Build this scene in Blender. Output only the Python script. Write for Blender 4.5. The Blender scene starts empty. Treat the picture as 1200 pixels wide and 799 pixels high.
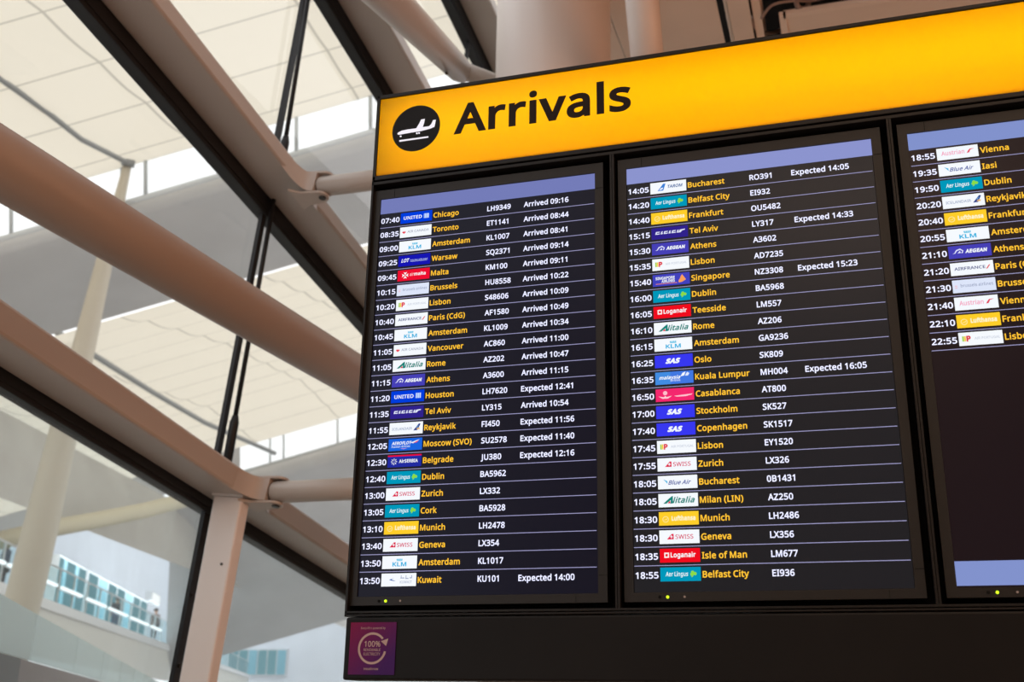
import bpy, math, random
from mathutils import Vector, Matrix
random.seed(4)
sc = bpy.context.scene
COL = sc.collection
# ------------------------------------------------------------------ camera
ZO = 3.12                                   # board datum height above the hall floor
FPX = 1300.0
CAM = Vector((1.32962568, -2.86363996, -1.51909945 + ZO))
RT = Vector((0.9559257, 0.29313863, 0.01660742))
UP = Vector((0.07929997, -0.31223099, 0.94669072))
FW = Vector((-0.28269698, 0.90364902, 0.32171551))
cd = bpy.data.cameras.new('camera')
cam = bpy.data.objects.new('camera', cd)
COL.objects.link(cam)
cd.sensor_width = 36.0
cd.lens = 36.0 * FPX / 1200
cd.clip_end = 400
m = Matrix((RT, UP, -FW)).transposed().to_4x4()
m.translation = CAM
cam.matrix_world = m
cd.dof.use_dof = True
cd.dof.focus_distance = 3.25
cd.dof.aperture_fstop = 4.0
sc.camera = cam
# ------------------------------------------------------------------ light
SKY = 1.5
w = bpy.data.worlds.new('sky')
sc.world = w
w.use_nodes = True
bg = w.node_tree.nodes['Background']
bg.inputs[0].default_value = (0.98, 0.98, 1.0, 1)
bg.inputs[1].default_value = SKY


def area(name, loc, rot, size, power, color):
    l = bpy.data.lights.new(name, 'AREA')
    l.shape = 'RECTANGLE'
    l.size, l.size_y = size
    l.energy = power
    l.color = color
    o = bpy.data.objects.new(name, l)
    o.location = loc
    o.rotation_euler = rot
    COL.objects.link(o)
    return o


area('hall_ceiling_lamp', (4.0, -2.5, 6.6), (0, 0, 0), (3, 3), 160, (1, .70, .48))
area('hall_ceiling_lamp', (1.6, -8.0, 6.6), (0, 0, 0), (3, 3), 160, (1, .70, .48))
area('concourse_fill', (-36.0, 50.0, 8.2), (0, 0, math.radians(24.8)), (2.5, 36), 900, (.93, .97, 1))  # added fill light, kept out of view, to brighten the far concourse wall
area('hall_warm_fill', (8.6, 0.5, 3.6), (0, math.radians(90), 0), (3, 6), 230, (1, .46, .26))  # added warm fill from the right, in place of a warm wall's bounce
v = sc.view_settings
v.view_transform = 'Standard'
v.look = 'None'
v.gamma = 1
v.exposure = 0.0
v.use_curve_mapping = False
cy = sc.cycles
cy.use_denoising = True
cy.max_bounces = 8
cy.diffuse_bounces = 3
cy.transmission_bounces = 6
cy.transparent_max_bounces = 12
cy.sample_clamp_indirect = 4
cy.caustics_reflective = False
cy.caustics_refractive = False


# ------------------------------------------------------------------ materials
def lin(c):
    return tuple(((x / 255) / 12.92 if x / 255 <= .04045 else ((x / 255 + .055) / 1.055) ** 2.4) for x in c)


MATS = {}


def mat(name, col, rough=.5, spec=.4, coat=0, metal=0, noise=0, nscale=8):
    mt = bpy.data.materials.new(name)
    mt.use_nodes = True
    nt = mt.node_tree
    b = nt.nodes['Principled BSDF']
    b.inputs['Base Color'].default_value = (*col, 1)
    b.inputs['Roughness'].default_value = rough
    b.inputs['Specular IOR Level'].default_value = spec
    b.inputs['Metallic'].default_value = metal
    b.inputs['Coat Weight'].default_value = coat
    if noise:
        tc = nt.nodes.new('ShaderNodeTexCoord')
        n = nt.nodes.new('ShaderNodeTexNoise')
        n.inputs['Scale'].default_value = nscale
        n.inputs['Detail'].default_value = 4
        r = nt.nodes.new('ShaderNodeValToRGB')
        r.color_ramp.elements[0].position = .3
        r.color_ramp.elements[1].position = .7
        r.color_ramp.elements[0].color = (*[c * (1 - noise) for c in col], 1)
        r.color_ramp.elements[1].color = (*[min(1, c * (1 + noise)) for c in col], 1)
        nt.links.new(tc.outputs['Object'], n.inputs['Vector'])
        nt.links.new(n.outputs['Fac'], r.inputs[0])
        nt.links.new(r.outputs[0], b.inputs['Base Color'])
    MATS[name] = mt
    return mt


def emit(name, col, s=1.0):
    mt = bpy.data.materials.new(name)
    mt.use_nodes = True
    nt = mt.node_tree
    nt.nodes.clear()
    e = nt.nodes.new('ShaderNodeEmission')
    e.inputs[0].default_value = (*col, 1)
    e.inputs[1].default_value = s
    o = nt.nodes.new('ShaderNodeOutputMaterial')
    nt.links.new(e.outputs[0], o.inputs[0])
    MATS[name] = mt
    return mt


def glass(name, tint, ior=1.45, rough=.0, haze=0.0):
    mt = bpy.data.materials.new(name)
    mt.use_nodes = True
    nt = mt.node_tree
    nt.nodes.clear()
    t = nt.nodes.new('ShaderNodeBsdfTransparent')
    t.inputs[0].default_value = (*tint, 1)
    g = nt.nodes.new('ShaderNodeBsdfGlossy')
    g.inputs['Roughness'].default_value = rough
    f = nt.nodes.new('ShaderNodeFresnel')
    f.inputs[0].default_value = ior
    mx = nt.nodes.new('ShaderNodeMixShader')
    o = nt.nodes.new('ShaderNodeOutputMaterial')
    ge = nt.nodes.new('ShaderNodeNewGeometry')      # reflect only off the outer side of each sheet
    fr = nt.nodes.new('ShaderNodeMath')
    fr.operation = 'SUBTRACT'
    fr.use_clamp = True
    nt.links.new(f.outputs[0], fr.inputs[0])
    nt.links.new(ge.outputs['Backfacing'], fr.inputs[1])
    nt.links.new(fr.outputs[0], mx.inputs[0])
    nt.links.new(t.outputs[0], mx.inputs[1])
    nt.links.new(g.outputs[0], mx.inputs[2])
    out = mx
    if haze:
        d = nt.nodes.new('ShaderNodeBsdfDiffuse')
        d.inputs[0].default_value = (.85, .88, .88, 1)
        tr = nt.nodes.new('ShaderNodeBsdfTranslucent')
        tr.inputs[0].default_value = (.85, .88, .88, 1)
        m1 = nt.nodes.new('ShaderNodeMixShader')
        nt.links.new(d.outputs[0], m1.inputs[1])
        nt.links.new(tr.outputs[0], m1.inputs[2])
        m2 = nt.nodes.new('ShaderNodeMixShader')
        m2.inputs[0].default_value = haze
        nt.links.new(mx.outputs[0], m2.inputs[1])
        nt.links.new(m1.outputs[0], m2.inputs[2])
        out = m2
    nt.links.new(out.outputs[0], o.inputs[0])
    MATS[name] = mt
    return mt


def fabric(name, col, trans=.5, seams=True):
    """translucent stretched roof fabric: daylight above shines through; panel seams from UV grid"""
    mt = bpy.data.materials.new(name)
    mt.use_nodes = True
    nt = mt.node_tree
    nt.nodes.clear()
    o = nt.nodes.new('ShaderNodeOutputMaterial')
    d = nt.nodes.new('ShaderNodeBsdfDiffuse')
    t = nt.nodes.new('ShaderNodeBsdfTranslucent')
    mx = nt.nodes.new('ShaderNodeMixShader')
    mx.inputs[0].default_value = trans
    nt.links.new(d.outputs[0], mx.inputs[1])
    nt.links.new(t.outputs[0], mx.inputs[2])
    nt.links.new(mx.outputs[0], o.inputs[0])
    if seams:
        uv = nt.nodes.new('ShaderNodeUVMap')
        br = nt.nodes.new('ShaderNodeTexBrick')
        br.offset = 0
        br.inputs['Color1'].default_value = (*col, 1)
        br.inputs['Color2'].default_value = (*col, 1)
        br.inputs['Mortar'].default_value = (*[c * .62 for c in col], 1)
        br.inputs['Scale'].default_value = 1
        br.inputs['Mortar Size'].default_value = .035
        br.inputs['Mortar Smooth'].default_value = .6
        br.inputs['Brick Width'].default_value = 3.7
        br.inputs['Row Height'].default_value = 2.1
        nt.links.new(uv.outputs[0], br.inputs['Vector'])
        nt.links.new(br.outputs[0], d.inputs[0])
        nt.links.new(br.outputs[0], t.inputs[0])
    else:
        d.inputs[0].default_value = (*col, 1)
        t.inputs[0].default_value = (*col, 1)
    MATS[name] = mt
    return mt


M = MATS
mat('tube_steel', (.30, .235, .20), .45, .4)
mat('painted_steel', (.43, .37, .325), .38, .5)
mat('pale_steel', (.80, .76, .74), .4, .5)
mat('column_paint', (.70, .63, .59), .42, .5)
mat('dark_gasket', (.012, .012, .013), .45, .3)
mat('dark_bolt', (.05, .045, .04), .4, .5, metal=.6)
mat('housing_black', (.009, .008, .0075), .42, .22, noise=.12, nscale=30)
mat('recess_black', (.004, .004, .004), .8, .1)
mat('bezel_plastic', (.013, .012, .011), .45, .28)
mat('panel_black', (.0055, .005, .0048), .5, .16, noise=.15, nscale=6)
mat('soffit_panel', (.80, .71, .62), .6, .3, noise=.03, nscale=2)
mat('soffit_edge', (.84, .75, .66), .6, .3)
mat('void_black', (.012, .011, .011), .8, .2)
mat('cable_grey', (.33, .27, .25), .6, .3)
mat('floor_stone', (.48, .41, .35), .4, .4, noise=.15, nscale=1)
mat('hall_wall', (.42, .30, .23), .7, .2, noise=.06, nscale=1)
mat('far_floor', (.55, .55, .54), .5, .4)
mat('vault_grey', (.60, .60, .61), .7, .2, noise=.06, nscale=.5)
mat('lower_vault', (.52, .50, .47), .7, .2, noise=.08, nscale=.4)
mat('rib_cream', (.66, .60, .46), .6, .3)
mat('far_wall', (.82, .86, .92), .7, .2, noise=.04, nscale=.4)
mat('fascia_cream', (.80, .78, .72), .6, .3)
mat('fascia_white', (.86, .86, .86), .6, .3)
mat('far_column_paint', (.62, .56, .46), .45, .4)
mat('purlin_grey', (.30, .31, .31), .5, .4)
mat('window_bar', (.70, .73, .75), .5, .4)
mat('bridge_dark', (.10, .11, .11), .6, .3)
mat('bridge_mauve', (.22, .19, .18), .6, .3)
mat('skin', (.55, .36, .28), .5, .4)
mat('coat_dark', (.06, .06, .07), .8, .2)
mat('coat_brown', (.22, .15, .13), .8, .2)
mat('hair_dark', (.03, .022, .018), .6, .3)
mat('trouser_blue', (.10, .12, .18), .8, .2)
mat('display_blue', (.25, .52, .62), .5, .4)
fabric('roof_fabric', (.95, .88, .74), .5)
glass('window_glass', (.95, .955, .95), 1.35)
glass('lower_glass', (.90, .93, .93), 1.45, 0, .05)
glass('balustrade_glass', (.86, .95, .96), 1.2)
glass('frosted_glass', (.70, .80, .80), 1.45, .1, .5)
WHITE_TXT = lin((226, 228, 255))
emit('text_white', WHITE_TXT, 1.3)
emit('text_amber', lin((255, 194, 52)), 1.12)
emit('rule_line', lin((164, 162, 206)), 1.0)
emit('led_green', (.62, 1.0, .02), 1.6)
emit('led_strip', (.88, .97, 1.0), 1.8)
emit('shop_light', lin((150, 205, 218)), .62)
emit('shop_white', (1, 1, 1), 1.3)


def screen_mat(name, glow_tint):
    mt = mat(name, (.003, .003, .004), .28, .15)
    b = mt.node_tree.nodes['Principled BSDF']
    b.inputs['Emission Color'].default_value = (*lin(glow_tint), 1)  # panel leak plus each screen's reflected hall tint, painted into the emission
    b.inputs['Emission Strength'].default_value = 1
    return mt


# ------------------------------------------------------------------ object helpers
def tag(o, label=None, cat=None, group=None, kind=None):
    if label: o['label'] = label
    if cat: o['category'] = cat
    if group: o['group'] = group
    if kind: o['kind'] = kind
    return o


def thing(name, label, cat, loc=(0, 0, 0), group=None):
    o = bpy.data.objects.new(name, None)
    o.empty_display_size = .1
    o.location = loc
    COL.objects.link(o)
    return tag(o, label, cat, group)


class MB:
    """collects world-space polygons with material names"""

    def __init__(s):
        s.v, s.f, s.m, s.sm, s.uv = [], [], [], [], None

    def poly(s, pts, mt, smooth=False):
        i = len(s.v)
        s.v += [tuple(p) for p in pts]
        s.f.append(tuple(range(i, i + len(pts))))
        s.m.append(mt)
        s.sm.append(smooth)

    def add(s, vs, fs, mt, smooth=False):
        i = len(s.v)
        s.v += [tuple(p) for p in vs]
        for f in fs:
            s.f.append(tuple(i + k for k in f))
            s.m.append(mt)
            s.sm.append(smooth)

    def hexa(s, p, mt):
        """p: 8 points, bottom ring 0-3 then top ring 4-7"""
        s.add(p, [(3, 2, 1, 0), (4, 5, 6, 7), (0, 1, 5, 4), (1, 2, 6, 5), (2, 3, 7, 6), (3, 0, 4, 7)], mt)

    def box(s, a, b, mt):
        x0, y0, z0 = [min(p, q) for p, q in zip(a, b)]
        x1, y1, z1 = [max(p, q) for p, q in zip(a, b)]
        s.hexa([(x0, y0, z0), (x1, y0, z0), (x1, y1, z0), (x0, y1, z0), (x0, y0, z1), (x1, y0, z1), (x1, y1, z1), (x0, y1, z1)], mt)

    def tube(s, pts, rad, mt, seg=24, caps=True, smooth=True):
        pts = [Vector(p) for p in pts]
        n = len(pts)
        if not hasattr(rad, '__len__'): rad = [rad] * n
        d0 = (pts[1] - pts[0]).normalized()
        a = Vector((0, 0, 1)) if abs(d0.z) < .9 else Vector((1, 0, 0))
        u = d0.cross(a).normalized()
        base = len(s.v)
        for i, p in enumerate(pts):
            d = (pts[min(i + 1, n - 1)] - pts[max(i - 1, 0)]).normalized()
            u = (u - d * u.dot(d)).normalized()
            w_ = d.cross(u)
            for k in range(seg):
                t = 2 * math.pi * k / seg
                s.v.append(tuple(p + (u * math.cos(t) + w_ * math.sin(t)) * rad[i]))
        for i in range(n - 1):
            for k in range(seg):
                q = (k + 1) % seg
                s.f.append((base + i * seg + k, base + i * seg + q, base + (i + 1) * seg + q, base + (i + 1) * seg + k))
                s.m.append(mt)
                s.sm.append(smooth)
        if caps:
            s.f.append(tuple(base + k for k in range(seg))[::-1])
            s.f.append(tuple(base + (n - 1) * seg + k for k in range(seg)))
            s.m += [mt, mt]
            s.sm += [False, False]

    def prism(s, pts, off, mt):
        """closed planar outline pts swept by vector off"""
        pts = [Vector(p) for p in pts]
        off = Vector(off)
        n = len(pts)
        s.add([*pts, *[p + off for p in pts]],
              [tuple(range(n))[::-1], tuple(range(n, 2 * n))] + [(i, (i + 1) % n, n + (i + 1) % n, n + i) for i in range(n)], mt)

    def build(s, name, parent=None, bevel=0, origin=None):
        me = bpy.data.meshes.new(name)
        if parent is not None:
            o0 = Vector(parent['_o']) if '_o' in parent else parent.location
        elif origin is not None:
            o0 = Vector(origin)
        else:
            xs = [p[0] for p in s.v]; ys = [p[1] for p in s.v]; zs = [p[2] for p in s.v]
            o0 = Vector(((min(xs) + max(xs)) / 2, (min(ys) + max(ys)) / 2, min(zs)))
        me.from_pydata([tuple(Vector(p) - o0) for p in s.v], [], s.f)
        names = list(dict.fromkeys(s.m))
        for n in names: me.materials.append(M[n])
        for p, n, q in zip(me.polygons, s.m, s.sm):
            p.material_index = names.index(n)
            p.use_smooth = q
        if s.uv:
            l = me.uv_layers.new(name='UVMap')
            for lp in me.loops: l.data[lp.index].uv = s.uv[lp.vertex_index]
        me.update()
        o = bpy.data.objects.new(name, me)
        COL.objects.link(o)
        if parent is not None:
            o.parent = parent
            if '_o' in parent: pass
        else:
            o.location = o0
        if bevel:
            b = o.modifiers.new('bevel', 'BEVEL')
            b.width = bevel
            b.segments = 2
            b.limit_method = 'ANGLE'
        return o


ORI = {}


def part(mb, name, root, parent=None, bevel=0, label=None):
    """a part (parent None) or a sub-part of thing `root`; all mesh data lives in the thing's frame"""
    o = mb.build(name, root, bevel)
    if parent is not None: o.parent = parent
    if label: o['label'] = label
    return o


def structure(mb, name, bevel=0):
    o = mb.build(name, None, bevel)
    o['kind'] = 'structure'
    return o


def ray(px, py):
    return FW + RT * ((px - 600) / FPX) - UP * ((py - 399.5) / FPX)


def at(px, py, t):
    """world point seen at photo pixel (px,py) at depth t along the view axis"""
    return CAM + ray(px, py) * t


def on_z(px, py, z):
    r = ray(px, py)
    return CAM + r * ((z - CAM.z) / r.z)


def on_y(px, py, y):
    r = ray(px, py)
    return CAM + r * ((y - CAM.y) / r.y)


# ================================================================== SETTING: far roof (sawtooth fabric waves)
AX = Vector((.979, .203, .291)).normalized()      # direction of the roof waves


def sweep(prof, l0, l1, mt, name, pillow=0.0, rows=2.1, nl=40, smooth=True, uv=True, v0=0.0, u0=0.0, thick=.06):
    """sheet swept along AX from profile polyline; pillow bulges each fabric row a little"""
    pts, dist = [], [0.0]
    for a, b in zip(prof[:-1], prof[1:]):
        n = max(2, int((b - a).length / .15)) if pillow else max(1, int((b - a).length / .6))
        for k in range(n): pts.append(a.lerp(b, k / n))
    pts.append(prof[-1])
    for a, b in zip(pts[:-1], pts[1:]): dist.append(dist[-1] + (b - a).length)
    out = []
    for i, p in enumerate(pts):
        d = (pts[min(i + 1, len(pts) - 1)] - pts[max(i - 1, 0)]).normalized()
        n = AX.cross(d).normalized()
        if n.z > 0: n = -n
        h = pillow * abs(math.sin(math.pi * (dist[i] + v0) / rows)) if pillow else 0
        out.append(p + n * h)
    mb = MB()
    mb.uv = []
    cols = 1 if not pillow else nl
    for i, p in enumerate(out):
        for j in range(cols + 1):
            l = l0 + (l1 - l0) * j / cols
            mb.v.append(tuple(p + AX * l))
            mb.uv.append((l - .43 * dist[i] + u0, dist[i] + v0))
    for i in range(len(out) - 1):
        for j in range(cols):
            a = i * (cols + 1) + j
            mb.f.append((a, a + 1, a + cols + 2, a + cols + 1))
            mb.m.append(mt)
            mb.sm.append(smooth)
    o = structure(mb, name)
    return o


R0 = [at(150, -260, 13), at(150, -60, 17), at(150, 100, 20.9), at(150, 192, 24.2)]
sweep(R0, -22, 16, 'roof_fabric', 'ceiling', pillow=.07, v0=1.0, u0=0.02)
sill1 = at(150, 238, 24.2)
R1 = [sill1, at(150, 246, 24.0), at(150, 258, 24.1), at(150, 290, 24.8), at(150, 330, 26), at(150, 366, 27.6)]
sweep(R1, -22, 18, 'vault_grey', 'ceiling')
R2 = [at(150, 366, 27.6), at(150, 385, 29.5), at(150, 430, 34.5), at(150, 505, 43), at(150, 562, 48)]
sweep(R2, -24, 26, 'roof_fabric', 'ceiling', pillow=.10, v0=.4, u0=0.2, nl=44)
sill2 = at(150, 592, 48)
R3 = [sill2, at(150, 600, 47.6), at(150, 612, 47.8), at(150, 650, 50), at(150, 720, 54), at(150, 800, 58)]
sweep(R3, 2, 30, 'vault_grey', 'ceiling')


def clerestory(n, top, sill, l0, l1, step, bars, posts):
    """glazed strip between two roof waves with its bars; posts at given stations"""
    mb = MB()
    d = Vector((AX.y, -AX.x, 0)).normalized() * .06
    a, b, c, e = top + AX * l0, top + AX * l1, sill + AX * l1, sill + AX * l0
    mb.hexa([e, c, c + d, e + d, a, b, b + d, a + d], 'window_glass')
    win = structure(mb, f'window_{n}')
    mb = MB()
    for l in bars:
        mb.tube([sill + AX * l, top + AX * l], .045, 'window_bar', 8)
    mb.tube([sill + AX * l0, sill + AX * l1], .08, 'window_bar', 8)
    o = mb.build('window_bars', win)
    o.parent = win
    return win


def station(px, py, p0):
    """how far along AX from p0 the roof line passes photo point (px,py), by least distance to its ray"""
    r = ray(px, py).normalized()
    w0 = p0 - CAM
    b = AX.dot(r)
    return (b * r.dot(w0) - AX.dot(w0)) / (1 - b * b)


# windows: build the pane in its own frame (child offset handled by MB.build using parent location)
W1b = [station(x, y, sill1) for x, y in ((14, 280), (143, 240), (171, 233), (259, 208), (349, 186), (436, 162))]
clerestory(1, R0[-1], sill1, -22, 16, 3, W1b, [])
W2b = [station(x, y, sill2) for x, y in ((318, 549), (334, 545), (397, 526), (455, 512))]
l2 = station(283, 560, sill2)
clerestory(2, R2[-1], sill2, l2, 30, 3, W2b, [])
mb = MB()
mb.poly([R2[-1] + AX * -26, R2[-1] + AX * l2, sill2 + AX * l2, sill2 + AX * -26], 'vault_grey')
structure(mb, 'wall_clerestory')

# purlins on the underside of the fabric
for i, (pts, lab) in enumerate((([(-60, 48, 17.5), (0, 92, 19.4), (55, 131, 20.9), (95, 163, 22.0), (150, 191, 23.4)], 'dark purlin tube across the nearest fabric roof bay, ending at the tall column'),
                                ([(60, 385, 28.6), (115, 419, 31.5), (180, 460, 35.8), (240, 495, 40), (322, 531, 45.5)], 'dark purlin tube across the second fabric roof bay, ending at the far high window'))):
    mb = MB()
    mb.tube([at(*p) for p in pts], .055 + .03 * i, 'purlin_grey', 10)
    o = mb.build('roof_purlin')
    tag(o, lab, 'roof tube')

# far tapered column leaning across the hall
t = thing('far_column', 'tall cream tapered column leaning in the hall beyond the glass', 'column', at(12, 770, 24))
mb = MB()
pts, rad = [], []
for k in range(13):
    q = k / 12
    pts.append(at(150, 191, 24).lerp(at(10, 775, 23), q))
    rad.append(.085 + .30 * min(1, q * 1.25) ** .85 - .02 * q)
mb.tube(pts, rad, 'far_column_paint', 28)
part(mb, 'shaft', t)
mb = MB()
mb.tube([at(151, 187, 24), at(149.6, 195, 24)], .14, 'purlin_grey', 16)
part(mb, 'column_head', t)
mb = MB()
for k in (.45, .62, .8):
    p = pts[0].lerp(pts[-1], k)
    d = (pts[-1] - pts[0]).normalized()
    r = .085 + .30 * min(1, k * 1.25) ** .85 - .02 * k + .003
    mb.tube([p - d * .012, p + d * .012], r, 'far_column_paint', 28, caps=False)
part(mb, 'joint_band', t)

# lower grey vault over the upper concourse
DV = ray(690, 845).normalized()
DV = Vector((DV.x, DV.y, 0)).normalized()


def vault(name, p_top, drop, l1, mt):
    mb = MB()
    prof = []
    side = Vector((DV.y, -DV.x, 0))
    n = 16
    for k in range(n + 1):
        q = k / n
        prof.append(p_top - side * (drop[0] * q) - Vector((0, 0, 1)) * (drop[1] * q + drop[2] * math.sin(math.pi * q)))
    for i, p in enumerate(prof):
        for l in (-8, 0, l1 * .25, l1 * .5, l1): mb.v.append(tuple(p + DV * l))
    for i in range(n):
        for j in range(4):
            a = i * 5 + j
            mb.f.append((a, a + 1, a + 6, a + 5)); mb.m.append(mt); mb.sm.append(True)
    return structure(mb, name)


vault('ceiling', at(0, 480, 34), (-1.0, 2.9, -.35), 130, 'lower_vault')
mb = MB()
mb.tube([at(-30, 640, 33), at(55, 620, 34), at(110, 610, 36), at(170, 598, 38.5), at(250, 577, 42)], .27, 'rib_cream', 14)
tag(mb.build('ceiling_rib'), 'cream tube rib crossing the grey vault behind the lower left pane', 'roof tube')

# upper concourse: slab, wall, balustrade, lights, shop windows
DB = ray(420, 838)
DB = Vector((DB.x, DB.y, 0)).normalized()
SB = Vector((DB.y, -DB.x, 0))            # to the right of the walk direction (towards the glass wall)
B0 = at(40, 696, 33)
Z = Vector((0, 0, 1))


def bal(l, s=0, z=0):
    return B0 + DB * l + SB * s + Z * z


def slab(mb, l0, l1, s0, s1, z0, z1, mt):
    mb.hexa([bal(l0, s0, z0), bal(l1, s0, z0), bal(l1, s1, z0), bal(l0, s1, z0), bal(l0, s0, z1), bal(l1, s0, z1), bal(l1, s1, z1), bal(l0, s1, z1)], mt)


t = thing('balcony', 'long white and cream upper concourse balcony beyond the glass wall', 'balcony', bal(0, 0, -1.5))
mb = MB(); slab(mb, -8, 70, -7, 0, -.30, 0, 'fascia_white'); part(mb, 'floor_slab', t)
mb = MB(); slab(mb, -8, 70, -.35, -.1, -1.7, -.3, 'fascia_cream'); part(mb, 'fascia_panel', t)
mb = MB(); slab(mb, -8, 70, -7.3, -7.01, 0, 11, 'far_wall'); structure(mb, 'wall_far')
t = thing('glass_balustrade', 'pale blue glass balustrade along the upper concourse edge', 'balustrade', bal(0, -.12, 0))
for k in range(37):
    l = -5 + 2.0 * k
    mb = MB(); slab(mb, l + .03, l + 1.97, -.13, -.11, .02, 1.05, 'balustrade_glass'); part(mb, 'glass_panel', t)
    mb = MB(); slab(mb, l - .03, l + .03, -.15, -.09, 0, 1.1, 'window_bar'); part(mb, 'baluster_post', t)
mb = MB(); mb.tube([bal(-5, -.12, 1.1), bal(69, -.12, 1.1)], .03, 'window_bar', 10); part(mb, 'handrail', t)

LEDS = [((0, 655), (7, 658.5)), ((10.5, 660), (24, 666.5)), ((51, 676.5), (68, 685)), ((73, 687), (97, 697.5)), ((103, 700), (125, 709.5)), ((128.5, 711), (150, 720.5)), ((154, 722.5), (175, 731)), ((178, 732), (190, 737))]
names = ['short lit strip light at the left picture edge', 'lit strip light just left of the leaning cream column',
         'lit strip light just right of the leaning cream column', 'second lit strip light to the right of the cream column', 'third lit strip light to the right of the cream column',
         'fourth lit strip light to the right of the cream column', 'fifth lit strip light to the right of the cream column', 'last lit strip light beside the black mullion']


def on_line(px, py, s, z):
    """point of the concourse line at offset s,z nearest the ray through the photo point"""
    p0 = bal(0, s, z)
    r = ray(px, py).normalized()
    w0 = p0 - CAM
    b = DB.dot(r)
    return (b * r.dot(w0) - DB.dot(w0)) / (1 - b * b)


for (a, b), lab in zip(LEDS, names):
    l0, l1 = on_line(*a, .02, .5), on_line(*b, .02, .5)
    z = .5
    t = thing('strip_light', lab, 'light', bal(l0, .02, z), 'strip lights on the upper concourse balustrade')
    mb = MB(); slab(mb, l0, l1, -.09, -.04, z - .06, z + .06, 'window_bar'); part(mb, 'fixture_housing', t)
    mb = MB(); mb.tube([bal(l0 + .08, .02, z), bal(l1 - .08, .02, z)], .05, 'led_strip', 10); part(mb, 'light_tube', t)

# lit shop fronts at the back of the concourse
def l_at_x(px, s, z):
    """station along the concourse where the line at offset s,z passes photo column px"""
    lo, hi = -10.0, 130.0
    for _ in range(40):
        mid = (lo + hi) / 2
        d = bal(mid, s, z) - CAM
        if 600 + FPX * d.dot(RT) / d.dot(FW) < px: lo = mid
        else: hi = mid
    return lo


for (x0, y0, x1, y1, mt, lab) in ((62, 672, 94, 700, 'shop_light', 'pale lit shop front beside the leaning column'), (97, 690, 168, 722, 'shop_light', 'bright cyan lit shop front in the middle of the concourse'),
                                  (172, 706, 182, 718, 'shop_white', 'small white lit sign box above the far concourse')):
    la, lb = l_at_x(x0, -3.4, 1.0), l_at_x(x1, -3.4, 1.0)
    big = mt == 'shop_light'
    t = thing('shop_front' if big else 'sign_box', lab, 'shop front' if big else 'sign', bal(la, -3.4, 0))
    z0, z1 = (.05, 3.1) if big else (3.2, 3.9)
    mb = MB(); slab(mb, la, lb, -3.8, -3.4, z0, z1, 'window_bar'); part(mb, 'casing', t)
    n = 7 if big else 1
    for k in range(n):
        q0, q1 = la + (lb - la) * (k + .08) / n, la + (lb - la) * (k + .92) / n
        mb = MB(); slab(mb, q0, q1, -3.4, -3.37, z0 + .1, z1 - .1, mt if (k % 3 != 1 or not big) else 'display_blue'); part(mb, 'lit_panel', t)


def end_y(px, py): return on_y(px, py, 91.9)


t = thing('shop_front', 'pale cyan lit shop front far off, right of the white post', 'shop front', end_y(300, 790))
a_, b_ = end_y(268, 792), end_y(338, 760)
mb = MB(); mb.box((a_.x, 91.7, a_.z), (b_.x, 92, b_.z), 'window_bar'); part(mb, 'casing', t)
for k in range(6):
    u0, u1 = a_.x + (b_.x - a_.x) * (k + .08) / 6, a_.x + (b_.x - a_.x) * (k + .92) / 6
    mb = MB(); mb.box((u0, 91.64, a_.z + .15), (u1, 91.7, b_.z - .15), 'shop_light' if k % 3 != 2 else 'display_blue'); part(mb, 'lit_panel', t)

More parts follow.
